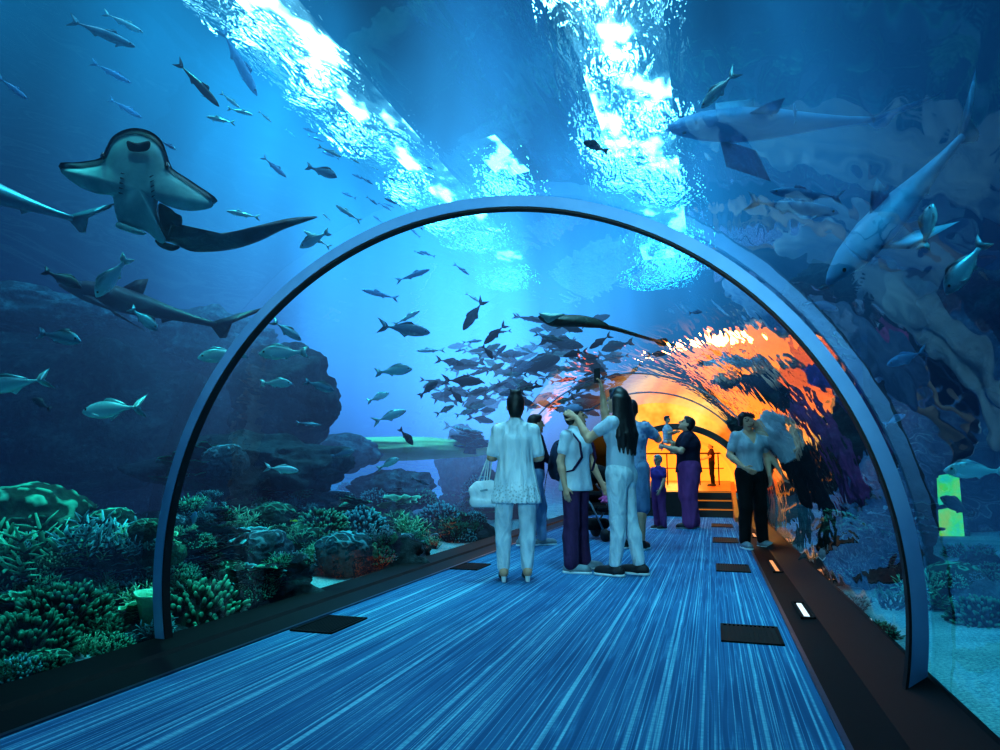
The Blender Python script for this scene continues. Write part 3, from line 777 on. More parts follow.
# rocky bases that carry the corals
mound(45, 655, 330, 150, 4.3, 41, 'dark reef rock under the finger corals in the near left corner')
mound(60, 560, 340, 110, 5.2, 42, 'dark reef rock carrying the leafy corals at the left edge')
mound(235, 590, 190, 110, 5.3, 43, 'dark reef rock carrying the pale tipped finger coral right of the hoop')
mound(330, 560, 220, 90, 7.2, 44, 'dark reef rock under the mid reef corals')
mound(430, 535, 170, 60, 10.2, 45, 'dark reef rock under the far corals beside the kerb')
mound(250, 520, 250, 60, 7.6, 46, 'dark reef rock under the small green corals below the boulder')
LBL = [
 ('finger', 'green', 235, 588, 92, 4.9, 'large finger coral with bright green tips right of the hoop above the white gravel'),
 ('finger', 'green', 218, 622, 66, 4.45, 'finger coral with bright tips touching the kerb right of the hoop'),
 ('finger', 'dark', 62, 590, 92, 4.0, 'broad dark finger coral at the left edge below the leafy corals'),
 ('finger', 'dark', 20, 620, 100, 3.7, 'dark finger coral in the lower left picture corner'),
 ('finger', 'dark', 95, 618, 56, 3.9, 'small dark finger coral left of the pale vase sponge'),
 ('branch', 'teal', 55, 668, 90, 3.55, 'dim bluish branching coral just above the kerb in the lower left'),
 ('branch', 'teal', 118, 655, 66, 3.6, 'bluish branching coral on gravel beside the foot of the hoop'),
 ('fern', 'green', 40, 535, 110, 4.7, 'pale green leafy coral hanging over the left picture edge'),
 ('brain', 'green', 25, 512, 110, 5.2, 'wide domed green coral topping the reef at the left edge'),
 ('fern', 'teal', 95, 525, 80, 4.7, 'bluish green frond coral right of the wide domed coral'),
 ('fern', 'bright', 128, 535, 66, 4.4, 'bright green spiky frond coral just left of the hoop'),
 ('brain', 'teal', 113, 517, 28, 4.8, 'small pale domed coral peeping over the fronds left of the hoop'),
 ('plate', 'teal', 118, 562, 60, 4.2, 'pale layered plate coral below the bright fronds left of the hoop'),
 ('branch', 'green', 110, 590, 46, 4.0, 'short thick branching coral left of the hoop above the vase sponge'),
 ('vase', 'bright', 147, 618, 28, 3.75, 'pale green vase shaped sponge just left of the hoop'),
 ('finger', 'teal', 213, 487, 34, 5.8, 'small round finger coral under the dark bluff right of the hoop'),
 ('brain', 'bright', 238, 498, 30, 5.8, 'small bright green lumpy coral beside the round finger coral'),
 ('plate', 'green', 195, 468, 60, 6.2, 'flat green plate coral highest on the reef right of the hoop'),
 ('fern', 'bright', 240, 515, 44, 5.6, 'bright lime frond coral above the large finger coral'),
 ('brain', 'green', 275, 513, 42, 6.0, 'rounded green brain coral near the small yellow fish'),
 ('brain', 'grey', 262, 545, 56, 5.4, 'greyish lumpy coral above the large bright tipped finger coral'),
 ('finger', 'green', 322, 512, 50, 7.2, 'bright finger coral right of the small yellow fish'),
 ('finger', 'teal', 358, 512, 56, 7.6, 'broad pale finger coral crowning the middle of the reef'),
 ('brain', 'teal', 345, 545, 52, 6.6, 'large rounded labyrinth coral in the middle of the reef'),
 ('branch', 'grey', 308, 552, 44, 6.2, 'greyish branching coral between gravel and the labyrinth coral'),
 ('finger', 'dark', 385, 545, 46, 7.6, 'dark finger coral standing against the kerb past the labyrinth coral'),
 ('branch', 'green', 270, 570, 44, 5.2, 'ragged green branching coral beside the large bright tipped finger coral'),
 ('fern', 'green', 178, 575, 40, 4.5, 'dark green frond coral tucked behind the foot of the hoop'),
 ('finger', 'green', 180, 565, 36, 4.7, 'small knobbly coral right behind the hoop'),
 ('plate', 'teal', 215, 545, 60, 5.6, 'pale layered plate coral above the bright finger coral'),
 ('fern', 'bright', 410, 520, 46, 9.5, 'bright green frond coral between middle reef and craggy rock'),
 ('plate', 'bright', 395, 512, 46, 9.5, 'bright plate coral beneath the pale column of light'),
 ('branch', 'green', 425, 530, 40, 9.2, 'green branching coral leaning over the kerb in the far reef'),
 ('finger', 'teal', 440, 505, 40, 11, 'pale finger coral at the foot of the tall craggy rock'),
 ('fern', 'dark', 452, 525, 44, 10.5, 'dark bushy frond coral left of the white handbag'),
 ('branch', 'dark', 478, 522, 40, 11.5, 'dark branching coral directly behind the white handbag'),
 ('plate', 'teal', 470, 440, 36, 14, 'pale plate coral growing on the tall craggy rock'),
 ('finger', 'teal', 480, 478, 34, 13.5, 'pale finger coral on the squat rock beside the handbag'),
 ('brain', 'grey', 225, 455, 40, 7.4, 'dim rounded coral under the overhanging bluff'),
 ('branch', 'bright', 300, 532, 40, 6.6, 'pale green branching coral below the small yellow fish'),
 ('fern', 'green', 925, 585, 60, 5.0, 'dark green frond coral on the mossy boulder beside the right foot of the hoop'),
 ('brain', 'green', 955, 575, 50, 5.0, 'rounded green coral on the mossy boulder right of the hoop'),
 ('finger', 'dark', 985, 600, 60, 4.8, 'dark finger coral on the mossy boulder at the right picture edge'),
 ('branch', 'dark', 890, 590, 50, 5.4, 'dark branching coral inside the right foot of the hoop'),
 ('plate', 'grey', 905, 520, 60, 6.6, 'dim plate coral on the right rock pile'),
 ('brain', 'dark', 845, 530, 50, 7.0, 'dark rounded coral near the plinth behind the woman in grey'),
]
BVH = make_bvh()
for k, mk_, px, py, w_, d_, lb in LBL: coral_px(k, mk_, px, py, w_*1.2, d_, lb)
rs = random.Random(5); kinds = ['finger', 'branch', 'brain', 'plate', 'fern']
def fill(n, xr, yr, base, wr, mks, label, group, seed):
    rs_ = random.Random(seed); k_ = 0; tries = 0
    while k_ < n and tries < n*8:
        tries += 1
        px, py = rs_.uniform(*xr), rs_.uniform(*yr)
        if not base(px, py): continue
        if coral_px(rs_.choice(['finger', 'finger', 'branch', 'brain', 'plate', 'fern', 'fern']), rs_.choice(mks), px, py, rs_.uniform(*wr), 0, label, group): k_ += 1
fill(150, (165, 480), (482, 605), lambda x, y: y < 628-.29*(x-165)-8 and y > 470+.12*abs(x-330), (20, 40), ['green', 'teal', 'green', 'bright', 'grey', 'dark'], 'small coral colony crowded among the larger corals of the lit reef', 'small corals filling the reef', 5)
fill(80, (0, 158), (512, 668), lambda x, y: y < 690-.29*x-12, (30, 60), ['green', 'dark', 'teal', 'green', 'dark', 'bright'], 'small dim coral colony among the corals left of the hoop', 'small corals left of the hoop', 6)
fill(26, (815, 1000), (505, 640), lambda x, y: not 900 < x < 930, (24, 46), ['dark', 'dark', 'grey', 'green'], 'small dark coral colony on the rocks outside the right hand glass', 'small corals on the right rocks', 8)

# viewing window in the far tank wall on the right
vw = empty('viewing_window', at(950, 508, 9.6), YAW); tag(vw, 'bright yellow green viewing window glowing in the tank wall on the right', 'window')
def m_vw():
    m, nt, out = mat('lit viewing pane'); v = coord(nt, 'Object', (1, 1, 1)); nz = noise(nt, 3.5, 3, .6, v)
    c = ramp(nt, nz, [(.35, lin('#2fc9a8')), (.5, lin('#8fe36a')), (.66, lin('#ffd24a'))]); e = N(nt, 'Emission'); e.inputs[1].default_value = 2.4
    L(nt, c, e.inputs[0]); L(nt, e.outputs[0], out.inputs[0]); return m
MB().add([(-.19, 0, -.55), (.17, 0, -.55), (.17, 0, .50), (-.15, 0, .45)], [(0, 1, 2, 3)]).build('pane', m_vw(), vw)
b = MB(); b.box((-.27, .0, -.63), (-.19, .08, .58)); b.box((.17, 0, -.63), (.25, .08, .58)); b.box((-.27, 0, .5), (.25, .08, .58)); b.box((-.27, 0, -.63), (.25, .08, -.55)); b.build('frame', M_rock, vw)
tag(MB().box((-.9, .2, -2.0), (2.2, .4, 3.6)).build('tank_pier', m_flat('dark pier wall', lin('#0c1c2c'), lin('#12283c'), .9, 0, 2, .1)), 'dark vertical tank pier behind the glowing viewing window', 'pier')
pier = bpy.data.objects['tank_pier']; pier.location = at(950, 508, 9.8); pier.rotation_euler = (0, 0, YAW)

# underwater lamps over the reef
def spot(px_target, loc, e, col, ang, r=.08): return light('reef_lamp', 'SPOT', loc, e, col, r, px_target, math.radians(ang), .8)
spot(at(60, 580, 4.3), (-4.0, 3.0, 6.0), 900, (.14, .95, .78), 40)
spot(at(235, 575, 4.9), (-4.4, 5.2, 6.2), 1150, (.2, 1, .75), 36)
spot(at(330, 540, 7), (-5.5, 8.2, 6.4), 1350, (.3, 1, .85), 42)
spot(at(430, 520, 10), (-6.4, 12, 6.6), 1200, (.35, .9, .9), 40)
spot(at(372, 440, 13), (-8.5, 13, 6.6), 700, (.75, 1, .5), 26)
spot(at(965, 690, 4.0), (2.6, 3.4, 5.6), 900, (.15, .85, .95), 44)
# ================================================================== FISH
def m_fish(name, back, side, belly, rough=.35, metal=.35, stripe=None):
    m, nt, out = mat(name); v = coord(nt); sp = N(nt, 'SeparateXYZ'); L(nt, v, sp.inputs[0])
    nz = noise(nt, 26, 3, .6, v)
    z = math_(nt, 'ADD', math_(nt, 'MULTIPLY', sp.outputs[2], 3.2), math_(nt, 'MULTIPLY', math_(nt, 'SUBTRACT', nz, .5), .25))
    c = ramp(nt, math_(nt, 'ADD', z, .5), [(.12, belly), (.45, side), (.72, side), (.95, back)])
    b = pbsdf(nt, out, c, rough, metal, .5); bump(nt, b, nz, .12, .01); return m
MF = {
 'silver': m_fish('silver scales', lin('#5f8f9c'), lin('#c4eef0'), lin('#f0ffff')),
 'mid': m_fish('blue grey scales', lin('#1d3a4a'), lin('#5b8ea4'), lin('#a9d4dc')),
 'dark': m_fish('dark scales', lin('#06101a'), lin('#122638'), lin('#27455a'), .5, .1),
 'faint': m_fish('pale blue scales', lin('#3a7fb4'), lin('#5fa8d6'), lin('#8fd0ee'), .5, .1),
 'yellow': m_fish('yellow scales', lin('#b8d820'), lin('#e4f53a'), lin('#f4ff80'), .5, 0),
 'green': m_fish('greenish scales', lin('#0e2a2a'), lin('#2f6a60'), lin('#8fd8b8'), .45, .2),
}
M_eye = m_flat('dark eye', lin('#020304'), lin('#030405'), .1, 0, 5, 0)
SP = {   # t, up, down, half width   (unit length, head at x=+.5, body ends at x=-.32)
 'bream': dict(prof=[(0, .012, .012, .008), (.05, .055, .045, .03), (.14, .115, .085, .05), (.28, .165, .125, .062), (.42, .17, .135, .062), (.58, .14, .115, .05), (.74, .085, .075, .033), (.88, .042, .04, .018), (1, .034, .034, .012)], tail=.17, tf=.13, fork=.07, dors=(.28, .80, .05), anal=(.60, .84, .04), pect=.13, eye=(.13, .045, .022)),
 'trevally': dict(prof=[(0, .01, .01, .008), (.05, .045, .045, .03), (.16, .09, .08, .05), (.32, .12, .11, .062), (.48, .12, .115, .06), (.66, .085, .085, .045), (.82, .04, .04, .025), (.93, .018, .018, .018), (1, .016, .016, .014)], tail=.20, tf=.15, fork=.13, dors=(.38, .85, .055), anal=(.5, .85, .05), pect=.15, eye=(.10, .025, .018)),
 'mackerel': dict(prof=[(0, .008, .008, .008), (.06, .035, .033, .026), (.2, .062, .06, .042), (.4, .074, .072, .05), (.6, .062, .06, .043), (.8, .034, .032, .024), (.93, .014, .014, .014), (1, .012, .012, .01)], tail=.15, tf=.10, fork=.09, dors=(.34, .55, .05), anal=(.62, .82, .035), pect=.10, eye=(.08, .015, .014)),
 'grouper': dict(prof=[(0, .03, .03, .02), (.05, .07, .06, .045), (.15, .125, .10, .075), (.3, .17, .14, .09), (.5, .165, .15, .085), (.7, .12, .11, .06), (.88, .07, .06, .03), (1, .055, .05, .02)], tail=.16, tf=.10, fork=-.02, dors=(.25, .88, .06), anal=(.62, .86, .05), pect=.13, eye=(.12, .06, .016)),
 'shark': dict(prof=[(0, .008, .008, .012), (.05, .030, .022, .035), (.16, .055, .045, .058), (.32, .07, .06, .068), (.5, .062, .055, .058), (.7, .036, .034, .034), (.86, .02, .02, .018), (1, .014, .014, .01)], tail=.20, tf=.15, fork=.10, dors=(.36, .50, .09), anal=(.66, .74, .03), pect=.20, eye=(.07, .012, .008)),
}
def fin_mesh(pts, th=.004):
    """thin double sided fin from a planar outline of (x, y, z) points"""
    b = MB(); n = len(pts); c = [sum(p[i] for p in pts)/n for i in range(3)]
    P = [Vector(p) for p in pts]; nrm = Vector((0, 0, 0))
    for i in range(n): nrm += (P[i]-Vector(c)).cross(P[(i+1) % n]-Vector(c))
    nrm = nrm.normalized()*th
    vs = [p for p in P]+[Vector(c)+nrm, Vector(c)-nrm]
    fs = [(i, (i+1) % n, n) for i in range(n)]+[((i+1) % n, i, n+1) for i in range(n)]
    return b.add(vs, fs)
def interp(prof, t, i):
    for a, b in zip(prof, prof[1:]):
        if a[0] <= t <= b[0]: return a[i]+(b[i]-a[i])*(t-a[0])/(b[0]-a[0])
    return prof[-1][i]
def fish_body(S, n=12, smooth_n=3):
    prof = S['prof']; tl = 1-S['tail']
    ts = [0, .02, .05, .10, .16, .24, .33, .42, .52, .62, .72, .81, .88, .94, 1]
    vs = []; fs = []
    for t in ts:
        u, d, wd = interp(prof, t, 1), interp(prof, t, 2), interp(prof, t, 3)
        for k in range(n):
            a = 2*PI*k/n; s, c = math.sin(a), math.cos(a)
            vs.append((.5-tl*t, wd*c*(1 if abs(s) < .95 else .9), (u if s > 0 else d)*s))
    for i in range(len(ts)-1):
        for k in range(n): fs.append((i*n+k, i*n+(k+1) % n, (i+1)*n+(k+1) % n, (i+1)*n+k))
    fs += [tuple(reversed(range(n))), tuple(range((len(ts)-1)*n, len(ts)*n))]
    return MB().add(vs, fs)
def fish_parts(S):
    prof = S['prof']; tl = 1-S['tail']; X = lambda t: .5-tl*t
    parts = {}
    e = X(1)+.02; tf, fk = S['tf'], S['fork']; hp = prof[-1][1]
    if S is SP['shark']:
        tail = [(e, 0, hp), (e-.10, 0, .08), (-.5, 0, .15), (-.47, 0, .11), (e-.07, 0, .01), (e-.09, 0, -.05), (e-.06, 0, -.06), (e, 0, -hp)]
    else:
        tail = [(e, 0, hp), (e-.06, 0, hp+tf*.45), (-.5, 0, tf), (-.5+fk*.6, 0, tf*.4), (-.5+fk, 0, 0), (-.5+fk*.6, 0, -tf*.4), (-.5, 0, -tf), (e-.06, 0, -hp-tf*.45), (e, 0, -hp)]
    parts['tail_fin'] = fin_mesh(tail)
    a, b, h = S['dors']; top = lambda t: interp(prof, t, 1)-.008; bot = lambda t: -interp(prof, t, 2)+.008
    if S is SP['shark']: dp = [(X(a), 0, top(a)), (X((a+b)/2), 0, top(b)+h*.75), (X(b), 0, top(b)+h), (X(b)-.005, 0, top(b)+.02), (X(b), 0, top(b))]
    else: dp = [(X(a), 0, top(a))]+[(X(a+(b-a)*q), 0, top(a+(b-a)*q)+h*hh) for q, hh in ((.15, .8), (.35, 1), (.6, .75), (.85, .6), (1.0, .35))]+[(X(a+(b-a)*q), 0, top(a+(b-a)*q)) for q in (1, .66, .33)]
    parts['dorsal_fin'] = fin_mesh(dp)
    a, b, h = S['anal']
    parts['anal_fin'] = fin_mesh([(X(a), 0, bot(a)), (X(a+(b-a)*.25), 0, bot(a)-h), (X(a+(b-a)*.7), 0, bot(b)-h*.6), (X(b), 0, bot(b)-h*.25), (X(b), 0, bot(b))])
    return parts
fish_protos = {}
def small_fish(sp, tone):
    key = (sp, tone, 's')
    if key not in fish_protos:
        S = SP[sp]; b = fish_body(S, 10)
        for p in fish_parts(S).values(): b.add(p.v, p.f)
        me = bpy.data.meshes.new('fish'); me.from_pydata(b.v, [], b.f); me.update(); me.materials.append(MF[tone])
        me.polygons.foreach_set('use_smooth', [True]*len(me.polygons)); fish_protos[key] = me
    o = bpy.data.objects.new('fish', fish_protos[key]); C.objects.link(o); return o
def big_fish(sp, tone):
    key = (sp, tone)
    if key not in fish_protos:
        S = SP[sp]; nm = 'shark' if sp == 'shark' else 'fish'
        o = fish_body(S, 14).build(nm, MF[tone], None, True)
        for k, p in fish_parts(S).items(): p.build(k, MF[tone], o, True)
        tl = 1-S['tail']; X = lambda t: .5-tl*t
        L_ = S['pect']; y = interp(S['prof'], .3, 3)*.6; x0 = X(.25); z0 = -.02
        for s in (-1, 1):
            wide = .16 if sp == 'shark' else .07
            fin_mesh([(x0, s*y, z0), (x0-.02, s*(y+wide*.7), z0-.03), (x0-L_, s*(y+wide), z0-.07), (x0-L_*.8, s*(y+.02), z0-.06), (x0-.05, s*y*.95, z0-.03)]).build('pectoral_fin', MF[tone], o, True)
            t, ez, er = S['eye']
            wy = interp(S['prof'], t, 3); uz = interp(S['prof'], t, 1)
            b = MB(); vs = []; fs = []; m_, q_ = 10, 5
            for j in range(q_+1):
                th = PI*j/q_
                for i in range(m_): vs.append((X(t)+er*math.sin(th)*math.cos(2*PI*i/m_), s*wy*math.sqrt(max(.05, 1-min(.95, ez/uz)**2))+er*.45*math.cos(th), ez+er*math.sin(th)*math.sin(2*PI*i/m_)))
            for j in range(q_):
                for i in range(m_): fs.append((j*m_+i, j*m_+(i+1) % m_, (j+1)*m_+(i+1) % m_, (j+1)*m_+i))
            b.add(vs, fs).build('eye', M_eye, o, True)
        fish_protos[key] = o; o['_used'] = 0
    o = fish_protos[key]
    if o['_used'] == 0: o['_used'] = 1; return o
    c = copy_tree(o)
    return c
rf_ = random.Random(3)
def orient(o, ph, pt, yaw=None, roll=0):
    Xv = (ph-pt); ln = Xv.length; Xv.normalize()
    mid = (ph+pt)/2; tocam = (CAM-mid).normalized()
    Yv = tocam-Xv*tocam.dot(Xv); Yv.normalize(); Zv = Xv.cross(Yv)
    if Zv.z < 0: Yv = -Yv; Zv = -Zv
    R = Matrix((Xv, Yv, Zv)).transposed()
    R = R @ Matrix.Rotation(roll, 3, 'X')
    if yaw: 
        R = R @ Matrix.Rotation(yaw, 3, 'Z'); ln = ln/max(.3, abs(math.cos(yaw)))
    o.matrix_world = Matrix.Translation(mid) @ R.to_4x4() @ Matrix.Scale(ln, 4)
def place(sp, tone, h, t, depth, label, group=None, small=False, dd=0, yaw=None, roll=None, cat='fish'):
    mx_, my_ = (h[0]+t[0])/2, (h[1]+t[1])/2; Lp = math.hypot(h[0]-t[0], h[1]-t[1])
    dmin = max(exit_depth(*h), exit_depth(*t), exit_depth(mx_, my_))
    depth = max(depth, dmin*1.03+.15+.12*Lp*depth/F_PX)
    o = small_fish(sp, tone) if small else big_fish(sp, tone)
    for k in ('label', 'group', 'category', '_used'):
        if k in o and k != '_used': del o[k]
    orient(o, at(h[0], h[1], depth-dd/2), at(t[0], t[1], depth+dd/2), yaw if yaw is not None else rf_.uniform(-.25, .25), roll if roll is not None else rf_.uniform(-.25, .25))
    return tag(o, label, cat, group)

P = [
 # left, outside the hoop
 ('bream','mid',(83,342),(35,332),4.6,'grey bream swimming right in front of the dark rock wall at far left'),
 ('bream','mid',(158,331),(129,307),5.0,'small bream nosing down right between the long tailed ray and the hoop'),
 ('trevally','silver',(-22,388),(52,379),3.9,'silvery forked tail fish leaving the picture at the left edge'),
 ('trevally','silver',(77,411),(152,407),4.4,'long silver fish with a dark cheek swimming left above the corals'),
 ('bream','dark',(31,398),(52,410),5.2,'dim small fish below the forked tail fish at the left edge'),
 ('bream','silver',(200,358),(246,353),5.2,'bright bream half hidden behind the left side of the hoop'),
 ('bream','silver',(260,354),(308,352),5.6,'bright silver bream swimming left just inside the hoop'),
 ('trevally','mid',(301,340),(271,320),6.0,'slim pale fish heading down right just above the bright bream'),
 ('bream','silver',(292,384),(260,383),6.2,'small silver bream swimming right in front of the rock bluff'),
 ('bream','mid',(334,391),(304,381),6.6,'grey bream at the outer edge of the overhanging bluff'),
 ('mackerel','mid',(321,425),(296,423),7.0,'thin grey fish low on the overhanging bluff'),
 ('trevally','silver',(298,471),(264,467),6.6,'pale fish cruising right below the bluff above the corals'),
 ('bream','faint',(196,511),(192,529),5.0,'tiny pale blue fish facing the glass before the smooth boulder'),
 ('bream','mid',(354,451),(331,457),8.0,'small grey fish over the boulder before the sand bank'),
 ('bream','silver',(399,459),(377,469),8.5,'pale fish rising at the right end of the sand bank'),
 ('trevally','silver',(406,411),(372,422),8.5,'pale slim fish climbing right above the sand bank'),
 ('bream','dark',(413,445),(399,428),9.0,'dark fish diving beside the column of light'),
 ('mackerel','dark',(429,485),(411,478),9.0,'dark slender fish beneath the column of light'),
 ('bream','yellow',(298,521),(290,521),6.6,'tiny bright yellow fish over the mid reef corals'),
 # open water inside the hoop
 ('mackerel','faint',(430,270),(395,281),8.0,'slender pale fish high in the open water below the left skylight'),
 ('mackerel','faint',(363,290),(398,299),9.0,'faint blue fish left of the open water above the big trevally'),
 ('trevally','dark',(463,330),(485,298),8.0,'dark fish diving steeply left in the bright open water'),
 ('trevally','dark',(484,344),(507,323),8.4,'dark reddish fish diving left below the steep dark fish'),
 ('bream','dark',(493,359),(482,345),8.6,'small dark fish diving right under the pair of diving fish'),
 ('trevally','mid',(430,333),(377,325),7.6,'large blue grey trevally swimming right in the open water'),
 ('mackerel','silver',(420,311),(393,325),8.2,'thin pale fish angled up just above the large trevally'),
 ('bream','silver',(412,370),(375,372),7.2,'bright silver bream with a dark eye swimming right in the open water'),
 ('bream','dark',(438,381),(419,397),8.5,'blue dark fish rising right beneath the bright bream'),
 ('trevally','dark',(482,383),(441,379),9.5,'dark deep backed fish swimming right above the woman in white'),
 ('bream','dark',(462,403),(449,388),10,'dark fish diving right below the deep backed fish'),
 ('bream','silver',(389,393),(367,402),8.8,'small pale fish low left of the bright bream'),
 ('mackerel','silver',(417,351),(445,350),9.5,'thin pale fish level in the middle of the open water'),
 ('mackerel','faint',(455,352),(468,348),10,'tiny thin fish right of the thin pale fish in open water'),
 ('mackerel','faint',(482,341),(462,342),10,'faint thin fish between the pair of diving fish and the trevally'),
 ('trevally','dark',(583,346),(538,340),11,'dark streamlined fish under the green ray swimming right'),
 ('grouper','dark',(560,358),(514,373),11.5,'large dark grouper above the school heading up right'),
 ('mackerel','dark',(543,321),(512,316),11,'dark slim fish just touching the nose of the green ray'),
 ('bream','silver',(300,247),(330,232),6.0,'pale curved fish above the tail tip of the long tailed ray'),
 # upper left
 ('mackerel','mid',(134,46),(69,20),6.0,'long dark backed fish swimming right at the upper left'),
 ('mackerel','silver',(142,32),(104,13),6.5,'bright slim fish above the long dark backed fish'),
 ('mackerel','dark',(216,105),(179,62),6.0,'thin dark fish diving right above the pair of white fish'),
 ('mackerel','silver',(253,115),(227,108),6.4,'bright white fish right of its twin above the long tailed ray'),
 ('mackerel','silver',(206,117),(236,123),6.2,'bright white fish left of its twin above the long tailed ray'),
 ('bream','mid',(337,177),(306,166),7.0,'pale fish at the edge of the left light band'),
 ('mackerel','faint',(287,178),(261,155),7.2,'faint fish angled down right of the long tailed ray head'),
 ('mackerel','silver',(227,211),(260,218),5.8,'bright slim fish right of the long tailed ray fin'),
 ('mackerel','faint',(178,150),(158,140),5.6,'faint fish just behind the long tailed ray head'),
 ('mackerel','faint',(29,100),(-4,76),6.0,'dim fish at the left edge above the swimming shark'),
 ('mackerel','faint',(129,82),(93,63),7.0,'dim fish beneath the long dark backed fish'),
 ('mackerel','faint',(142,118),(108,98),7.2,'dim thin fish left above the long tailed ray head'),
 ('mackerel','silver',(341,157),(318,146),7.4,'bright small fish in the left light band above the hoop'),
 ('mackerel','silver',(304,231),(331,248),6.6,'slim bright fish between the ray tail and the hoop'),
 ('mackerel','faint',(255,92),(222,30),7.5,'faint long fish left of the left light band'),
 ('mackerel','silver',(240,108),(220,92),7.0,'small pale fish just above the twin white fish'),
 ('mackerel','silver',(335,205),(362,222),7.2,'pale slim fish left of the hoop top below the light band'),
 ('bream','dark',(79,287),(45,271),5.0,'dark small fish above the flat rock shelf at the left'),
 ('bream','silver',(96,297),(129,256),4.6,'pale bream diving left below the long tailed ray'),
 # centre and right
 ('bream','dark',(583,142),(609,152),5.6,'dark fish silhouetted in the middle of the upper light band'),
 ('trevally','silver',(703,106),(736,72),5.0,'bright white fish diving left at upper right of the light band'),
 ('bream','mid',(945,295),(987,238),4.0,'large bream with raised tail diving at the right picture edge'),
 ('bream','mid',(933,203),(923,251),4.4,'bream swimming straight up near the right picture edge'),
 ('mackerel','faint',(769,191),(846,198),6.0,'long pale cigar shaped fish left of the white bellied shark'),
 ('mackerel','faint',(840,214),(744,200),6.6,'dim long fish just under the cigar shaped fish'),
 ('bream','silver',(948,472),(1004,470),4.4,'teal bream passing above the glowing viewing window'),
 ('bream','dark',(939,497),(976,517),4.6,'dark fish silhouetted against the glowing viewing window'),
 ('bream','faint',(702,312),(689,313),9.5,'small bluish fish just inside the hoop above the orange reflection'),
 ('bream','silver',(860,411),(866,428),5.4,'small bright oval fish inside the right side of the hoop'),
 ('mackerel','faint',(794,103),(796,124),6.4,'tiny pale upright fish against the huge pale shark'),
 ('trevally','faint',(838,310),(805,300),7.6,'dim blue fish above the right curve of the hoop'),
 ('bream','faint',(905,415),(884,425),6.0,'dim fish outside the hoop above the right rock pile'),
 ('trevally','faint',(885,365),(930,350),6.0,'dim long fish in the shadowy water right of the hoop'),
 ('bream','mid',(818,290),(834,284),7.0,'little grey fish below the nose of the white bellied shark'),
]
for sp, tn, h, t, d, lb in P: place(sp, tn, h, t, d, lb)

# school crowding towards the far end of the tunnel
SCH = random.Random(21)
for i in range(165):
    while True:
        px = SCH.gauss(545, 55); py = 365+SCH.gauss(0, 1)*24+(545-px)*-.0+abs(px-560)*.22
        if 430 < px < 680 and 318 < py < 470 and not (px > 615 and py > 385): break
    if exit_depth(px, py) > 14: continue
    ang = math.radians(SCH.choice([-18, -8, 4, 12, 20, 28]))+SCH.gauss(0, .2)
    s = SCH.choice([1, 1, -1]); l = SCH.uniform(15, 34)
    dx, dy = math.cos(ang)*l*s, -math.sin(ang)*l*s
    place(SCH.choice(['bream', 'trevally', 'mackerel', 'trevally']), SCH.choice(['dark', 'dark', 'dark', 'green']), (px+dx/2, py+dy/2), (px-dx/2, py-dy/2), SCH.uniform(10, 14.5),
          'dark fish in the dense school above the visitors near the far end of the tunnel', 'school of dark fish', True)
for i in range(46):      # second school over the right shoulder of the far tunnel
    px, py = SCH.uniform(700, 850), SCH.uniform(330, 470)
    if py < 300+(850-px)*.25 or exit_depth(px, py) > 13: continue
    ang = math.radians(SCH.uniform(-50, -20)); l = SCH.uniform(12, 22); s = SCH.choice([1, -1])
    dx, dy = math.cos(ang)*l*s, -math.sin(ang)*l*s
    place(SCH.choice(['bream', 'trevally']), SCH.choice(['dark', 'mid', 'green', 'mid']), (px+dx/2, py+dy/2), (px-dx/2, py-dy/2), SCH.uniform(8, 12),
          'blue grey fish in the loose school along the right side of the far tunnel', 'school right of the far tunnel', True)
for i in range(34):      # pale slivers under the left skylight
    px = SCH.uniform(255, 480); py = 100+(px-255)*.72+SCH.gauss(0, 34)
    if py < 20: continue
    ang = math.radians(SCH.uniform(-48, -18)); l = SCH.uniform(9, 20); s = SCH.choice([1, -1])
    dx, dy = math.cos(ang)*l*s, -math.sin(ang)*l*s
    place('mackerel', SCH.choice(['faint', 'silver', 'faint']), (px+dx/2, py+dy/2), (px-dx/2, py-dy/2), SCH.uniform(7.5, 11),
          'tiny pale sliver of a fish in the shoal beneath the left light band', 'shoal beneath the left light band', True)

# sharks
place('shark', 'mid', (-78, 168), (106, 232), 4.6, 'dark backed shark entering at the left edge with a pale flank', cat='shark', yaw=.1, roll=-.3)
place('shark', 'faint', (815, 282), (1012, 98), 4.8, 'white bellied shark slanting up to the right corner', cat='shark', yaw=.15, roll=-.5)
place('shark', 'faint', (668, 128), (925, 118), 7.2, 'huge pale shark gliding overhead right of the upper light band', cat='shark', yaw=.0, roll=-.9)
place('shark', 'dark', (60, 285), (255, 335), 6.2, 'dark shark skimming the rock shelf below the long tailed ray', cat='shark', yaw=.0, roll=.2)

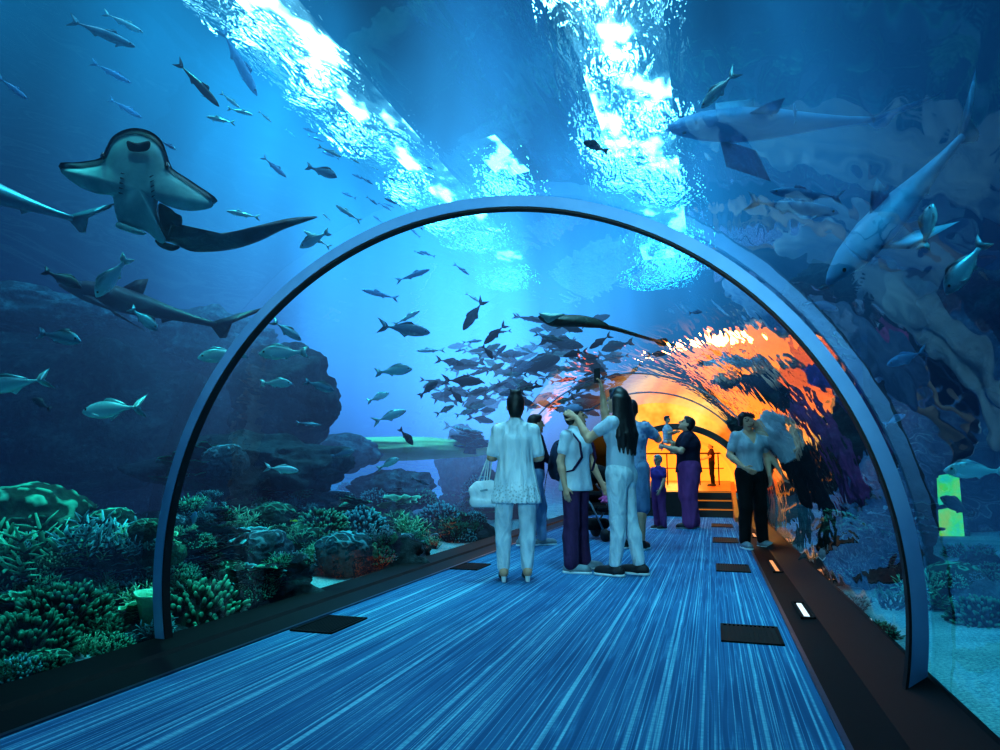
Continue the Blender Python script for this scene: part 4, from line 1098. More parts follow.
# ------------------------------------------------------------------ rays
def m_belly():
    m, nt, out = mat('pale belly'); v = coord(nt); nz = noise(nt, 6, 4, .6, v)
    b = pbsdf(nt, out, ramp(nt, nz, [(.3, lin('#7fb9bd')), (.7, lin('#b6e6e0'))]), .7, 0, .2); return m
M_belly = m_belly(); M_back = m_flat('dark ray back', lin('#0a1a22'), lin('#15303c'), .5, 0, 6, .1)
M_tailm = m_flat('dark ray tail', lin('#0c2230'), lin('#1c4356'), .5, 0, 8, .1)
def slab(name, outline, depth, thick, m, parent, bulge=.5, rim=None, curve=None):
    """flat animal part: outline in frame coordinates set at a range, given a rounded thickness"""
    n = len(outline); cx = sum(p[0] for p in outline)/n; cy = sum(p[1] for p in outline)/n
    rings = [1.0, .93, .8, .6, .35]; vs = []; fs = []
    dfun = curve or (lambda x, y: depth)
    for s in (1, -1):
        for r in rings:
            for x, y in outline:
                px, py = cx+(x-cx)*r, cy+(y-cy)*r
                vs.append(at(px, py, dfun(px, py)-s*thick*math.sqrt(max(0, 1-r*r))))
        vs.append(at(cx, cy, dfun(cx, cy)-s*thick))
    K = len(rings)*n+1
    for si in (0, 1):
        for j in range(len(rings)-1):
            for i in range(n):
                q = (si*K+j*n+i, si*K+j*n+(i+1) % n, si*K+(j+1)*n+(i+1) % n, si*K+(j+1)*n+i); fs.append(q if si == 0 else q[::-1])
        for i in range(n):
            q = (si*K+(len(rings)-1)*n+i, si*K+(len(rings)-1)*n+(i+1) % n, si*K+K-1); fs.append(q if si == 0 else q[::-1])
    for i in range(n): fs.append((i, K+i, K+(i+1) % n, (i+1) % n))
    o = pyobj(name, vs, fs, m, None, True); o.parent = parent
    if parent is not None: o.matrix_parent_inverse = Matrix.Translation(-parent.location)
    return o
def spl(pts, n=6, closed=True):
    """smooth outline through points"""
    out = []; m_ = len(pts)
    for i in range(m_ if closed else m_-1):
        p0, p1, p2, p3 = [Vector(pts[(i+k) % m_] if closed else pts[min(max(i+k, 0), m_-1)]) for k in (-1, 0, 1, 2)]
        for j in range(n):
            t = j/n; out.append(tuple(.5*((2*p1)+(p2-p0)*t+(2*p0-5*p1+4*p2-p3)*t*t+(3*p1-p0-3*p2+p3)*t**3)))
    if not closed: out.append(tuple(pts[-1]))
    return out
D = 3.9
rr = empty('ray', at(140, 190, D)); tag(rr, 'large pale bellied ray with rounded head and long thick dark tail at upper left', 'ray')
body = spl([(136, 134), (150, 138), (160, 147), (165, 160), (170, 172), (190, 186), (214, 205), (190, 211), (165, 205), (158, 198), (156, 212), (160, 228), (166, 240), (160, 243), (147, 232), (133, 228), (120, 224), (115, 212), (112, 196), (98, 194), (78, 186), (60, 170), (80, 168), (100, 164), (106, 154), (112, 143), (123, 136)], 4)
slab('body', body, D, .10, M_belly, rr)
backo = [(x+ (x-136)*.035+1, y-4-(2 if y < 170 else 0)) for x, y in body]
slab('back', backo, D+.10, .07, M_back, rr)
slab('mouth', spl([(127, 141), (137, 143), (149, 141), (150, 147), (146, 151), (137, 152), (129, 150)], 4), D-.095, .012, M_back, rr)
for ex, ey in ((103, 156), (167, 166)): slab('eye', spl([(ex-3, ey), (ex, ey-4), (ex+3, ey), (ex, ey+4)], 4), D-.01, .05, M_eye, rr)
for k in range(5):
    slab('gill_slit', spl([(121-k*.5, 172+k*5), (125-k*.3, 174+k*5), (121-k*.5, 173.6+k*5)], 3), D-.098, .004, M_tailm, rr)
    slab('gill_slit', spl([(150+k*.5, 176+k*5), (154+k*.3, 175+k*5), (150+k*.5, 177.6+k*5)], 3), D-.098, .004, M_tailm, rr)
slab('pelvic_fin', spl([(118, 222), (130, 226), (146, 233), (140, 235), (125, 231), (116, 227)], 4), D-.05, .03, M_belly, rr)
slab('pelvic_fin', spl([(158, 205), (168, 207), (176, 213), (182, 217), (181, 227), (172, 226), (168, 238), (163, 236)], 4), D+.02, .05, M_tailm, rr)
slab('pelvic_fin', spl([(155, 240), (168, 243), (180, 247), (172, 251), (160, 247)], 4), D+.03, .03, M_back, rr)
tl = spl([(158, 238), (172, 243), (190, 251), (210, 252), (235, 249), (260, 241), (285, 229), (318, 217), (290, 218), (262, 225), (235, 231), (208, 234), (188, 232), (176, 226), (165, 222)], 4)
slab('tail', tl, D, .07, M_tailm, rr, curve=lambda x, y: D+.0+.004*(x-158))
# second, green ray over the far end
D2 = max(exit_depth(545, 316), exit_depth(600, 325))+.35
r2 = empty('ray', at(585, 322, D2)); tag(r2, 'dark green ray with a white lit wing and whip tail above the far tunnel', 'ray')
M_green = m_flat('green ray back', lin('#0c2c24'), lin('#1c4f40'), .5, 0, 6, .1); M_wh = m_flat('white ray wing', lin('#a8e8d8'), lin('#d0fff0'), .5, 0, 6, .05)
slab('body', spl([(538, 316), (556, 315), (580, 315), (600, 320), (610, 327), (596, 328), (575, 327), (556, 327), (546, 324)], 4), D2, .12, M_green, r2)
slab('wing', spl([(539, 313), (552, 313), (565, 314), (556, 319), (548, 323), (543, 318)], 4), D2-.15, .05, M_wh, r2)
slab('tail', spl([(598, 323), (620, 328), (645, 336), (682, 347), (660, 343), (640, 338), (615, 331), (600, 328)], 4), D2, .03, M_green, r2, curve=lambda x, y: max(D2, exit_depth(x, y)+.1))
slab('tail_fin', spl([(655, 341), (666, 338), (668, 345), (660, 346)], 3), exit_depth(665, 345)+.15, .02, M_green, r2)
# ================================================================== PEOPLE
def V3(*a): return np.array(a, float)
def nrm(v): v = np.array(v, float); return v/max(np.linalg.norm(v), 1e-9)
M_skin = m_flat('skin', lin('#c99478'), lin('#d6a488'), .55, 0, 5, .03)
M_eyed = m_flat('eye dark', lin('#08080a'), lin('#0c0c10'), .2, 0, 5, 0)
M_lip = m_flat('lips', lin('#a05a50'), lin('#aa6258'), .5, 0, 5, 0)
M_hair = m_flat('black hair', lin('#07070a'), lin('#141216'), .45, 0, 40, .3)
M_white = m_cloth('white cotton', lin('#f2f6f8'), lin('#d2dde4'), 9, .4)
M_wjean = m_cloth('white denim', lin('#dfe9ee'), lin('#b4c8d4'), 14, .7)
M_polo = m_cloth('pale polo', lin('#d8e2ea'), lin('#b4c4d2'), 10, .4)
M_grey = m_cloth('grey tee', lin('#a7b2bd'), lin('#8593a0'), 9, .5)
M_tee = m_cloth('pale grey tee', lin('#c9d4df'), lin('#a8b7c6'), 9, .6)
M_purp = m_cloth('purple trousers', lin('#4c3058'), lin('#2a1a3a'), 9, .6)
M_purp2 = m_cloth('deep purple trousers', lin('#84447f'), lin('#562a60'), 7, .7)
M_blackc = m_cloth('black trousers', lin('#0b0f14'), lin('#06080b'), 9, .5)
M_navy = m_cloth('dark navy top', lin('#1a1c33'), lin('#101226'), 9, .5)
M_jean = m_cloth('faded denim', lin('#8fabc8'), lin('#5f7fa2'), 12, .5)
M_shoeb = m_flat('dark shoe', lin('#0a0d14'), lin('#141a24'), .6, 0, 10, .1)
M_shoeg = m_flat('grey shoe', lin('#5a6a72'), lin('#80929a'), .6, 0, 10, .1)
M_sole = m_flat('white sole', lin('#d8e4e8'), lin('#eef4f6'), .6, 0, 10, .05)
M_orgc = m_cloth('dark shirt', lin('#3a1a0c'), lin('#2a1208'))
def m_print():
    m, nt, out = mat('grey printed tee'); v = coord(nt, 'Object', (1, 1, 1)); w_ = N(nt, 'TexVoronoi'); w_.inputs['Scale'].default_value = 16; L(nt, v, w_.inputs['Vector'])
    c = ramp(nt, w_.outputs['Distance'], [(.2, lin('#7f8fb8')), (.5, lin('#b4bfd8'))]); pbsdf(nt, out, c, .85, 0, .2); return m
M_print = m_print()
def m_lace():
    m, nt, out = mat('white tunic with lace hem'); v = coord(nt); sp = N(nt, 'SeparateXYZ'); L(nt, v, sp.inputs[0])
    w_ = N(nt, 'TexVoronoi'); w_.inputs['Scale'].default_value = 45; L(nt, v, w_.inputs['Vector'])
    holes = ramp(nt, w_.outputs['Distance'], [(.25, g(.62)), (.5, g(1))])
    band = ramp(nt, sp.outputs[2], [(.80, g(1)), (.86, g(0))])
    nz = noise(nt, 8, 3, .5, coord(nt, 'Object', (1.6, 1.6, .22)), .3)
    base = ramp(nt, nz, [(.3, lin('#c6d6e0')), (.62, lin('#f6fafc'))])
    mx = N(nt, 'MixRGB', blend_type='MULTIPLY'); L(nt, band, mx.inputs[0]); L(nt, base, mx.inputs[1]); L(nt, holes, mx.inputs[2])
    b = pbsdf(nt, out, mx.outputs[0], .9, 0, .1); bump(nt, b, nz, .8, .08); return m
M_lace = m_lace()

DEF = dict(pel=(0, 0, .93), waist=(0, 0, 1.07), chest=(0, 0, 1.25), neck=(0, .012, 1.43), head=(0, -.015, 1.575),
           shR=(-.172, 0, 1.385), shL=(.172, 0, 1.385), elR=(-.215, .03, 1.11), elL=(.215, .03, 1.11), wrR=(-.215, -.05, .87), wrL=(.215, -.05, .87),
           hipR=(-.088, 0, .90), hipL=(.088, 0, .90), knR=(-.10, -.012, .49), knL=(.10, -.012, .49), anR=(-.105, .02, .085), anL=(.105, .02, .085),
           toR=(-.02, -1, 0), toL=(.02, -1, 0), hd=(0, -1, 0), hup=(0, 0, 1), hR=None, hL=None, pR=None, pL=None)
class Person:
    def __init__(s, pos, phi, H, label, pose={}, wd=1.0, female=False, group=None):
        s.k = H/1.70; k = s.k; s.w = wd; s.fem = female
        j = dict(DEF); j.update(pose); s.j = {}
        for n, v in j.items():
            if v is None: s.j[n] = None
            elif n in ('hd', 'hup', 'toR', 'toL', 'hR', 'hL', 'pR', 'pL'): s.j[n] = nrm(v)
            else: s.j[n] = V3(*v)*k
        for n in ('shR', 'shL', 'elR', 'elL'):
            pass
        s.root = empty('person', (pos[0], pos[1], pos[2] if len(pos) > 2 else 0), YAW+math.radians(phi)); tag(s.root, label, 'person', group)
        f = s.j['hd']; u = s.j['hup']; u = nrm(u-f*(u@f)); r = np.cross(u, -f)   # columns: x right(+x), y back, z up
        s.HR = np.stack([r, -f, u], 1)
    def hp(s, x, y, z): return s.j['head']+s.HR@(V3(x, y, z)*s.k)
    def hand(s, S, side, curl=.5):
        k = s.k; j = s.j; wr, el = j['wr'+side], j['el'+side]
        d = j['h'+side] if j['h'+side] is not None else nrm(wr-el)
        pn = j['p'+side] if j['p'+side] is not None else nrm(V3(1 if side == 'R' else -1, 0, 0))
        pn = nrm(pn-d*(pn@d)); ac = np.cross(d, pn)
        if ac[1] > 0 and j['p'+side] is None: ac = -ac          # thumb side towards the front
        p1 = wr+d*.085*k
        for o in (-.018, 0, .018): S.cone(wr+d*.015*k+ac*o*.5*k, p1+ac*o*k, .017*k, .016*k, .012*k)
        for i, l in enumerate((.068, .078, .072, .056)):
            b = p1+ac*(1.5-i)*.0195*k; m = b+nrm(d+pn*curl*.45)*l*.55*k; e = m+nrm(d+pn*curl*1.3)*l*.5*k
            S.cone(b-d*.02*k, m, .0098*k, .009*k, .004*k); S.cone(m, e, .009*k, .0075*k, .004*k)
        b = wr+d*.028*k+ac*.026*k; m = b+nrm(d*.8+ac*.75+pn*.25)*.045*k; e = m+nrm(d+ac*.2+pn*.4)*.032*k
        S.cone(b, m, .012*k, .0105*k, .008*k); S.cone(m, e, .0105*k, .008*k, .004*k)
    def body(s, vox=.0085, eyes=True, curl=.5, feet=True):
        S = SDF(); k = s.k; j = s.j; w_ = s.w
        S.ell(j['pel'], V3(.15*w_, .105*w_, .13)*k); S.cone(j['pel'], j['waist'], .125*k*w_, .112*k*w_, .04*k, .74)
        S.cone(j['waist'], j['chest'], .112*k*w_, .135*k*w_, .04*k, .74); S.ell(j['chest'], V3(.155*w_, .105*w_, .16)*k, .04*k)
        nb = j['neck']-V3(0, 0, .045*k)
        for sd in 'RL': S.cone(nb, j['sh'+sd]-V3(0, 0, .02*k), .056*k, .045*k, .04*k)
        S.cone(j['neck']-V3(0, 0, .03*k), s.hp(0, .015, -.05), .056*k, .05*k, .03*k)
        R = s.HR
        S.ell(s.hp(0, .012, .03), V3(.073, .092, .088)*k, .02*k, R); S.ell(s.hp(0, -.022, -.035), V3(.056, .068, .078)*k, .03*k, R)
        S.cone(s.hp(0, -.088, .012), s.hp(0, -.110, -.022), .010*k, .016*k, .012*k)       # nose
        S.ell(s.hp(0, -.085, -.062), V3(.024, .012, .010)*k, .008*k, R)                    # mouth
        S.ell(s.hp(0, -.072, -.098), V3(.024, .020, .018)*k, .02*k, R)                     # chin
        for sd in (-1, 1):
            S.ell(s.hp(sd*.075, .012, -.005), V3(.010, .020, .032)*k, .006*k, R)           # ears
            S.ell(s.hp(sd*.033, -.078, .022), V3(.026, .014, .010)*k, .012*k, R)           # brow
        for sd in 'RL':
            sh, el, wr = j['sh'+sd], j['el'+sd], j['wr'+sd]
            S.cone(sh, el, .050*k*min(w_, 1.2), .038*k*min(w_, 1.2), .025*k); mid = el+(wr-el)*.3
            S.cone(el, mid, .039*k, .041*k*min(w_, 1.15), .015*k); S.cone(mid, wr, .041*k*min(w_, 1.15), .026*k, .015*k); s.hand(S, sd, curl)
            hp, kn, an, to = j['hip'+sd], j['kn'+sd], j['an'+sd], j['to'+sd]
            S.cone(hp, kn, .086*k*w_, .056*k, .04*k); cm = kn+(an-kn)*.3+V3(0, .018*k, 0)
            S.cone(kn, cm, .052*k, .056*k, .02*k); S.cone(cm, an, .056*k, .036*k, .02*k)
            if feet:
                to2 = nrm(V3(to[0], to[1], 0)); hl = an+V3(0, 0, -.045*k)-to2*.035*k
                S.cone(an, hl, .036*k, .034*k, .02*k); S.cone(hl, an+to2*.15*k+V3(0, 0, -.06*k+to[2]*.15*k), .034*k, .024*k, .03*k)
        o = S.build('body', [M_skin, M_eyed, M_lip], s.root, vox*max(.75, k))
        if eyes:
            me = o.data; n = len(me.polygons); cen = np.empty(n*3); me.polygons.foreach_get('center', cen); cen = cen.reshape(-1, 3)
            q = (cen-j['head'])@s.HR/k; mi = np.zeros(n, np.int32)
            front = q[:, 1] < -.03
            for sd in (-1, 1):
                mi[front & (((q[:, 0]-sd*.033)/.014)**2+((q[:, 2]-.004)/.0075)**2 < 1)] = 1
                mi[front & (((q[:, 0]-sd*.034)/.020)**2+((q[:, 2]-.032)/.0042)**2 < 1)] = 1
            mi[front & (((q[:, 0])/.026)**2+((q[:, 2]+.062)/.010)**2 < 1)] = 2
            me.polygons.foreach_set('material_index', mi)
        return o
    def top(s, name, m, sleeve=.5, hem=.86, loose=.014, flare=0, vneck=0, scallop=False, vox=.011, sr=.064):
        S = SDF(); k = s.k; j = s.j; w_ = s.w; l = loose
        S.ell(j['chest'], V3((.158+l)*w_, (.112+l)*w_, .165)*k, .04*k)
        if s.fem: 
            for sd in (-1, 1): S.ell(j['chest']+V3(sd*.07, -.085, .0)*k, V3(.062, .055, .065)*k, .04*k)
        S.cone(j['waist'], j['chest'], (.122+l)*k*w_, (.14+l)*k*w_, .04*k, .76)
        bot = V3(j['pel'][0], j['pel'][1], (hem-.06)*k)
        S.cone(bot, j['waist'], (.150+l+flare)*k*w_, (.126+l+flare*.25)*k*w_, .05*k, .78)
        nb = j['neck']-V3(0, 0, .045*k)
        for sd in 'RL': S.cone(nb, j['sh'+sd]-V3(0, 0, .018*k), .072*k, .056*k, .04*k)
        S.cone(j['neck']-V3(0, 0, .06*k), j['neck']-V3(0, 0, .005*k), .09*k, .066*k, .03*k)
        if scallop: S.cut(lambda X, Y, Z: (hem*k+.014*np.abs(np.sin(np.arctan2(Y, X)*13)))-Z)
        else: S.cut(lambda X, Y, Z: hem*k-Z+0*X)
        if vneck:
            c = j['neck']; S.cut(lambda X, Y, Z: np.minimum(np.minimum(.9*(Z-(c[2]-vneck*k))-np.abs(X-c[0])*1.6, -(Y-c[1]+.02*k)), .05))
        for sd in 'RL':
            sh, el = j['sh'+sd], j['el'+sd]
            if sleeve > 1:
                S.cone(sh, el, sr*1.05*k, .052*k, .02*k); S.cone(el, el+(j['wr'+sd]-el)*(sleeve-1), .052*k, .042*k, .02*k)
            else: S.cone(sh-V3(0, 0, .014*k), sh+(el-sh)*sleeve, sr*k*min(w_, 1.2), sr*.95*k*min(w_, 1.2), .025*k)
        return S.build(name, m, s.root, vox)
    def legs(s, name, m, end=1.0, r=(.096, .068, .052), top=1.02, vox=.011, knee_end=None):
        S = SDF(); k = s.k; j = s.j; w_ = s.w
        S.ell(j['pel']-V3(0, 0, .01*k), V3(.158*w_, .118*w_, .14)*k, .03*k)
        if s.fem:
            for sd in (-1, 1): S.ell(j['pel']+V3(sd*.065, .06, -.05)*k, V3(.085, .075, .09)*k, .04*k)
        S.cone(j['pel'], j['waist'], .13*k*w_, .118*k*w_, .04*k, .76)
        S.cut(lambda X, Y, Z: Z-top*k+0*X)
        for sd in 'RL':
            hp, kn, an = j['hip'+sd], j['kn'+sd], j['an'+sd]
            if knee_end: S.cone(hp, hp+(kn-hp)*knee_end, r[0]*k*w_, r[1]*k, .035*k)
            else:
                S.cone(hp, kn, r[0]*k*w_, r[1]*k, .035*k); cm = kn+(an-kn)*.35+V3(0, .012*k, 0)
                S.cone(kn, cm, r[1]*k, (r[1]*.55+r[2]*.5)*k, .02*k); S.cone(cm, kn+(an-kn)*end, (r[1]*.55+r[2]*.5)*k, r[2]*k, .02*k)
        return S.build(name, m, s.root, vox)
    def shoes(s, m, ms=None, heel=0, low=True):
        k = s.k
        for sd in 'RL':
            an, to = s.j['an'+sd], nrm(V3(s.j['to'+sd][0], s.j['to'+sd][1], 0)); tz = s.j['to'+sd][2]
            gz = an[2]-.085*k
            S = SDF(); hl = V3(an[0], an[1], gz+.045*k)-to*.045*k; tp = V3(an[0], an[1], gz+.036*k)+to*.165*k
            S.cone(hl, tp, .045*k, .037*k, .02*k); S.cone(V3(an[0], an[1], gz+.05*k), V3(an[0], an[1], gz+(.085 if low else .11)*k), .048*k, .044*k, .03*k)
            S.cone(hl+to*.06*k, tp-to*.03*k, .050*k, .046*k, .02*k)
            S.cut(lambda X, Y, Z: (gz+.012*k)-Z+0*X)
            sh = S.build('shoe', m, s.root, .008)
            T = SDF(); T.cone(V3(hl[0], hl[1], gz+.012*k), V3(tp[0], tp[1], gz+.012*k), .048*k, .042*k, .01); T.cone(V3(hl[0], hl[1], gz+.012*k)+to*.08*k, V3(tp[0], tp[1], gz+.012*k)-to*.03*k, .050*k, .050*k, .02)
            T.cut(lambda X, Y, Z: (gz+.0*k)-Z+0*X); T.cut(lambda X, Y, Z: Z-(gz+.022*k)+0*X)
            T.build('sole', ms or M_sole, sh, .008)
    def hair(s, m=M_hair, style='short'):
        S = SDF(); k = s.k; R = s.HR
        S.ell(s.hp(0, .026, .047), V3(.084, .094, .088)*k, .02*k, R); S.ell(s.hp(0, .055, -.005), V3(.074, .064, .08)*k, .03*k, R)
        S.ell(s.hp(0, -.04, .095), V3(.062, .045, .032)*k, .03*k, R)
        if style == 'bun':
            S.ell(s.hp(0, .05, .125), V3(.05, .05, .035)*k, .025*k, R); S.ell(s.hp(0, .05, -.055), V3(.062, .05, .06)*k, .03*k, R)
            for sx in (-.035, .03): S.cone(s.hp(sx, .05, .13), s.hp(sx*1.6, .055, .165), .014*k, .006*k, .012*k)
        if style == 'long':
            rr_ = random.Random(4)
            for i in range(13):
                a = -1.3+2.6*i/12; x0, y0 = .075*math.sin(a), .04+.055*math.cos(a)
                p0 = s.hp(x0, y0, .03); p1 = s.hp(x0*1.3, y0+.045, -.13); p2 = s.hp(x0*1.5+rr_.uniform(-.01, .01), y0+.115, -.28+rr_.uniform(-.04, .02)); p3 = s.hp(x0*1.2+rr_.uniform(-.02, .02), y0+.135, -.42+rr_.uniform(-.06, .03))
                S.cone(p0, p1, .034*k, .030*k, .012*k); S.cone(p1, p2, .030*k, .026*k, .012*k); S.cone(p2, p3, .026*k, .010*k, .012*k)
        if style == 'bob':
            for i in range(9):
                a = -2.0+4.0*i/8; x0, y0 = .080*math.sin(a), .03+.06*math.cos(a)
                S.cone(s.hp(x0*1.05, y0, .05), s.hp(x0*1.14, y0, -.055), .034*k, .022*k, .015*k)
        return S.build('hair', m, s.root, .009)
    def ring_band(s, name, m, a, b, r, parent=None):
        return SDF().cone(a, b, r).build(name, m, parent or s.root, .007)

def foot(px, py): p = onz(px, py, 0); return (p.x, p.y, 0)

# 1 -- woman in white, seen from behind
p = Person(foot(516, 581), 184, 1.63, 'woman seen from behind in white lace hemmed tunic and white trousers', dict(
    shR=(-.165, 0, 1.375), shL=(.165, 0, 1.375), elR=(-.225, .0, 1.11), wrR=(-.15, -.20, 1.10), elL=(.225, .0, 1.11), wrL=(.15, -.20, 1.12), hR=(.7, -.6, .1), hL=(-.7, -.6, .1),
    hipR=(-.095, 0, .9), hipL=(.095, 0, .9), knR=(-.11, -.01, .49), knL=(.115, -.01, .49), anR=(-.10, .02, .13), anL=(.115, .03, .13)), female=True)
p.body(eyes=True)
p.top('tunic', M_lace, .86, .685, .012, .095, scallop=True, sr=.057)
p.legs('trousers', M_wjean, 1.0, (.096, .076, .056))
p.hair(style='bun')
for sd in 'RL':      # heeled sandals
    an = p.j['an'+sd]; to = p.j['to'+sd]; gz = 0.0; k = p.k
    S = SDF(); S.cone((an[0], an[1]+.02, .075), (an[0], an[1]-.06, .055), .03, .034, .02).cone((an[0], an[1]-.06, .05), (an[0], an[1]-.16, .03), .036, .034, .02)
    S.cut(lambda X, Y, Z: .012-Z+0*X)
    sh = S.build('sandal', M_shoeb, p.root, .008)
    SDF().cone((an[0], an[1]+.035, .075), (an[0], an[1]+.04, .012), .026, .019, .01).cut(lambda X, Y, Z: .0-Z+0*X).build('heel', M_sole, sh, .007)
W1 = p
# white handbag on her arm
bl = foot(498, 581)
bag = empty('handbag', (at(484, 505, 5.95).x, at(484, 505, 5.95).y, .66), YAW); bag.scale = (.86, .86, .86); tag(bag, 'white handbag hanging at the left side of the woman in white', 'handbag')
S = SDF(); S.cone((-.09, 0, .02), (.09, 0, .02), .06, .06, .03, .8).cone((-.105, 0, .13), (.10, 0, .15), .055, .05, .05, .7).cone((-.07, 0, .19), (.07, 0, .20), .035, .035, .04, .6)
S.build('pouch', M_white, bag, .009)
for x in (-.045, .045):
    MB().tube([(x-.02, 0, .2), (x*.6+.01, .0, .32), (.055, 0, .52), (.085, .02, .56), (x*.5+.06, .03, .46), (x*.6+.02, .03, .2)], .0075, 6).build('strap', M_sole, bag, True)
SDF().cone((-.03, -.062, .13), (.03, -.062, .14), .01, .01).build('clasp', m_flat('grey clasp', lin('#6f8794'), lin('#8aa0ac'), .3, .6), bag, .006)

# 2 -- person half hidden behind her
p = Person(foot(536, 546), 100, 1.66, 'person in dark top and pale jeans half hidden behind the woman in white', dict(
    knR=(-.09, .06, .49), anR=(-.09, .19, .10), knL=(.09, -.10, .50), anL=(.09, -.10, .085), elR=(-.22, -.08, 1.13), wrR=(-.17, -.26, 1.02), hd=(.2, -1, .05)))
p.body(); p.top('jacket', M_navy, 1.7, .88); p.legs('jeans', M_jean, .97, (.098, .074, .064)); p.shoes(M_shoeg); p.hair()

# 3 -- boy with cap and backpack
p = Person(foot(577, 571), 52, 1.58, 'youth in cap and pale polo shirt with a dark backpack looking right', dict(
    hd=(.55, -.75, .16), elR=(-.225, .04, 1.11), wrR=(-.225, -.01, .86), elL=(.235, -.04, 1.12), wrL=(.25, -.16, .90), knR=(-.12, -.02, .49), anR=(-.15, -.03, .085), knL=(.13, .03, .49), anL=(.17, .02, .085), toR=(.35, -1, 0), toL=(.55, -1, 0)))
p.body(); p.top('polo_shirt', M_polo, .60, .81, .030, .045, sr=.060); p.legs('trousers', M_purp, .985, (.100, .080, .078), vox=.011); p.shoes(M_shoeg); p.hair()
k = p.k; R = p.HR
col = SDF().cone(p.j['neck']-V3(0, 0, .02), p.j['neck']+V3(0, -.005, .015), .078*k, .068*k); col.build('collar', M_polo, p.root, .009)
S = SDF(); S.ell(p.hp(0, .014, .075), V3(.090, .106, .066)*k, .02*k, R); S.cut(lambda X, Y, Z, c=p.hp(0, 0, .05), u=R[:, 2]: -((X-c[0])*u[0]+(Y-c[1])*u[1]+(Z-c[2])*u[2]))
cap = S.build('cap', m_cloth('grey cap', lin('#62789a'), lin('#4a5f80')), p.root, .008)
S = SDF(); S.ell(p.hp(0, -.13, .050), V3(.070, .085, .010)*k, .01, R); S.build('brim', m_cloth('cap brim', lin('#4d6283'), lin('#3b4e6c')), cap, .006)
bp = empty('backpack', p.root.location, p.root.rotation_euler.z); bp.scale = (k, k, k); tag(bp, 'dark backpack worn by the youth in the cap', 'backpack')
S = SDF(); S.ell((0, .195, 1.12), (.145, .085, .22), .03).ell((0, .26, 1.05), (.11, .045, .13), .03); S.build('pack', m_cloth('dark pack fabric', lin('#1f2c44'), lin('#131c2e')), bp, .010)
M_strap = m_cloth('purple strap', lin('#3a2550'), lin('#2a1a3c'))
for sx in (-1, 1):
    MB().tube([(sx*.10, .15, 1.28), (sx*.115, .07, 1.375), (sx*.12, -.03, 1.415), (sx*.125, -.135, 1.30), (sx*.14, -.165, 1.15), (sx*.19, -.09, 1.02), (sx*.14, .13, .98)], .021, 8, flat=.45).build('shoulder_strap', M_strap, bp, True)

# 4 -- woman with long hair taking a picture
p = Person(foot(623, 575), 236, 1.72, 'woman with long dark hair in pale tee and white jeans raising both arms', dict(
    chest=(0, .015, 1.25), head=(0, -.02, 1.575), hd=(-.35, -.9, .15),
    elL=(.24, -.20, 1.22), wrL=(.20, -.34, 1.42), hL=(.0, -.75, .45), pL=(-.6, 0, -.4), elR=(-.24, -.25, 1.43), wrR=(-.20, -.26, 1.68), hR=(.15, -.1, 1), pR=(.6, -.6, 0),
    hipR=(-.095, 0, .9), hipL=(.095, 0, .9), knR=(-.10, .03, .49), anR=(-.10, .12, .085), knL=(.085, .00, .49), anL=(.10, -.03, .085)), female=True)
p.body(); p.top('tee_shirt', M_tee, .55, .90, .016, .010, sr=.058); p.legs('jeans', M_wjean, .93, (.100, .074, .056)); p.shoes(M_shoeb); h_ = p.hair(style='long')
MB().tube([tuple(p.hp(.088*math.sin(a), -.0+.02, .04+.098*math.cos(a))) for a in [i*.22-1.5 for i in range(15)]], .008, 6).build('hair_band', m_flat('glasses band', lin('#2f4a66'), lin('#3c5a78'), .3), p.root, True)
cp = p.root.matrix_world if False else Matrix.Translation(p.root.location) @ Matrix.Rotation(p.root.rotation_euler.z, 4, 'Z')
ph = empty('phone', cp @ Vector(tuple(p.j['wrR']+V3(.03, -.04, .13))), p.root.rotation_euler.z+math.radians(75)); tag(ph, 'phone held up by the long haired woman beside her head', 'phone')
MB().box((-.037, -.004, -.02), (.037, .004, .125)).build('case', M_shoeb, ph); MB().add([(-.033, .0045, -.012), (.033, .0045, -.012), (.033, .0045, .117), (-.033, .0045, .117)], [(3, 2, 1, 0)]).build('screen', m_emit('phone screen', lin('#9fd8ff'), .6), ph)

# 5 -- man in shorts behind her
p = Person(foot(634, 549), 150, 1.82, 'man in grey printed tee and denim shorts behind the long haired woman', dict(
    hd=(.3, -.9, .2), elR=(-.27, -.16, 1.24), wrR=(-.12, -.40, 1.38), elL=(.27, -.18, 1.24), wrL=(.12, -.42, 1.38), hR=(.5, -.7, .5), hL=(-.5, -.7, .5),
    anR=(-.11, .05, .085), knL=(.11, -.06, .49), anL=(.12, .0, .085)), wd=1.08)
p.body(); p.top('tee_shirt', M_print, .6, .90, .02, .01); p.legs('shorts', M_jean, 1, (.112, .095, .08), knee_end=1.06); p.shoes(M_shoeb); p.hair()
cp = Matrix.Translation(p.root.location) @ Matrix.Rotation(p.root.rotation_euler.z, 4, 'Z')
cm_ = empty('camera_body', cp @ Vector(tuple((p.j['wrR']+p.j['wrL'])/2+V3(0, -.10, .06))), p.root.rotation_euler.z); tag(cm_, 'small dark camera held up by the man in denim shorts', 'camera')
MB().box((-.06, -.025, -.04), (.06, .025, .04)).box((-.02, -.02, .04), (.02, .02, .055)).build('case', M_shoeb, cm_); MB().tube([(0, -.02, 0), (0, -.07, 0)], [.032, .029], 14).build('lens', M_eyed, cm_, True)

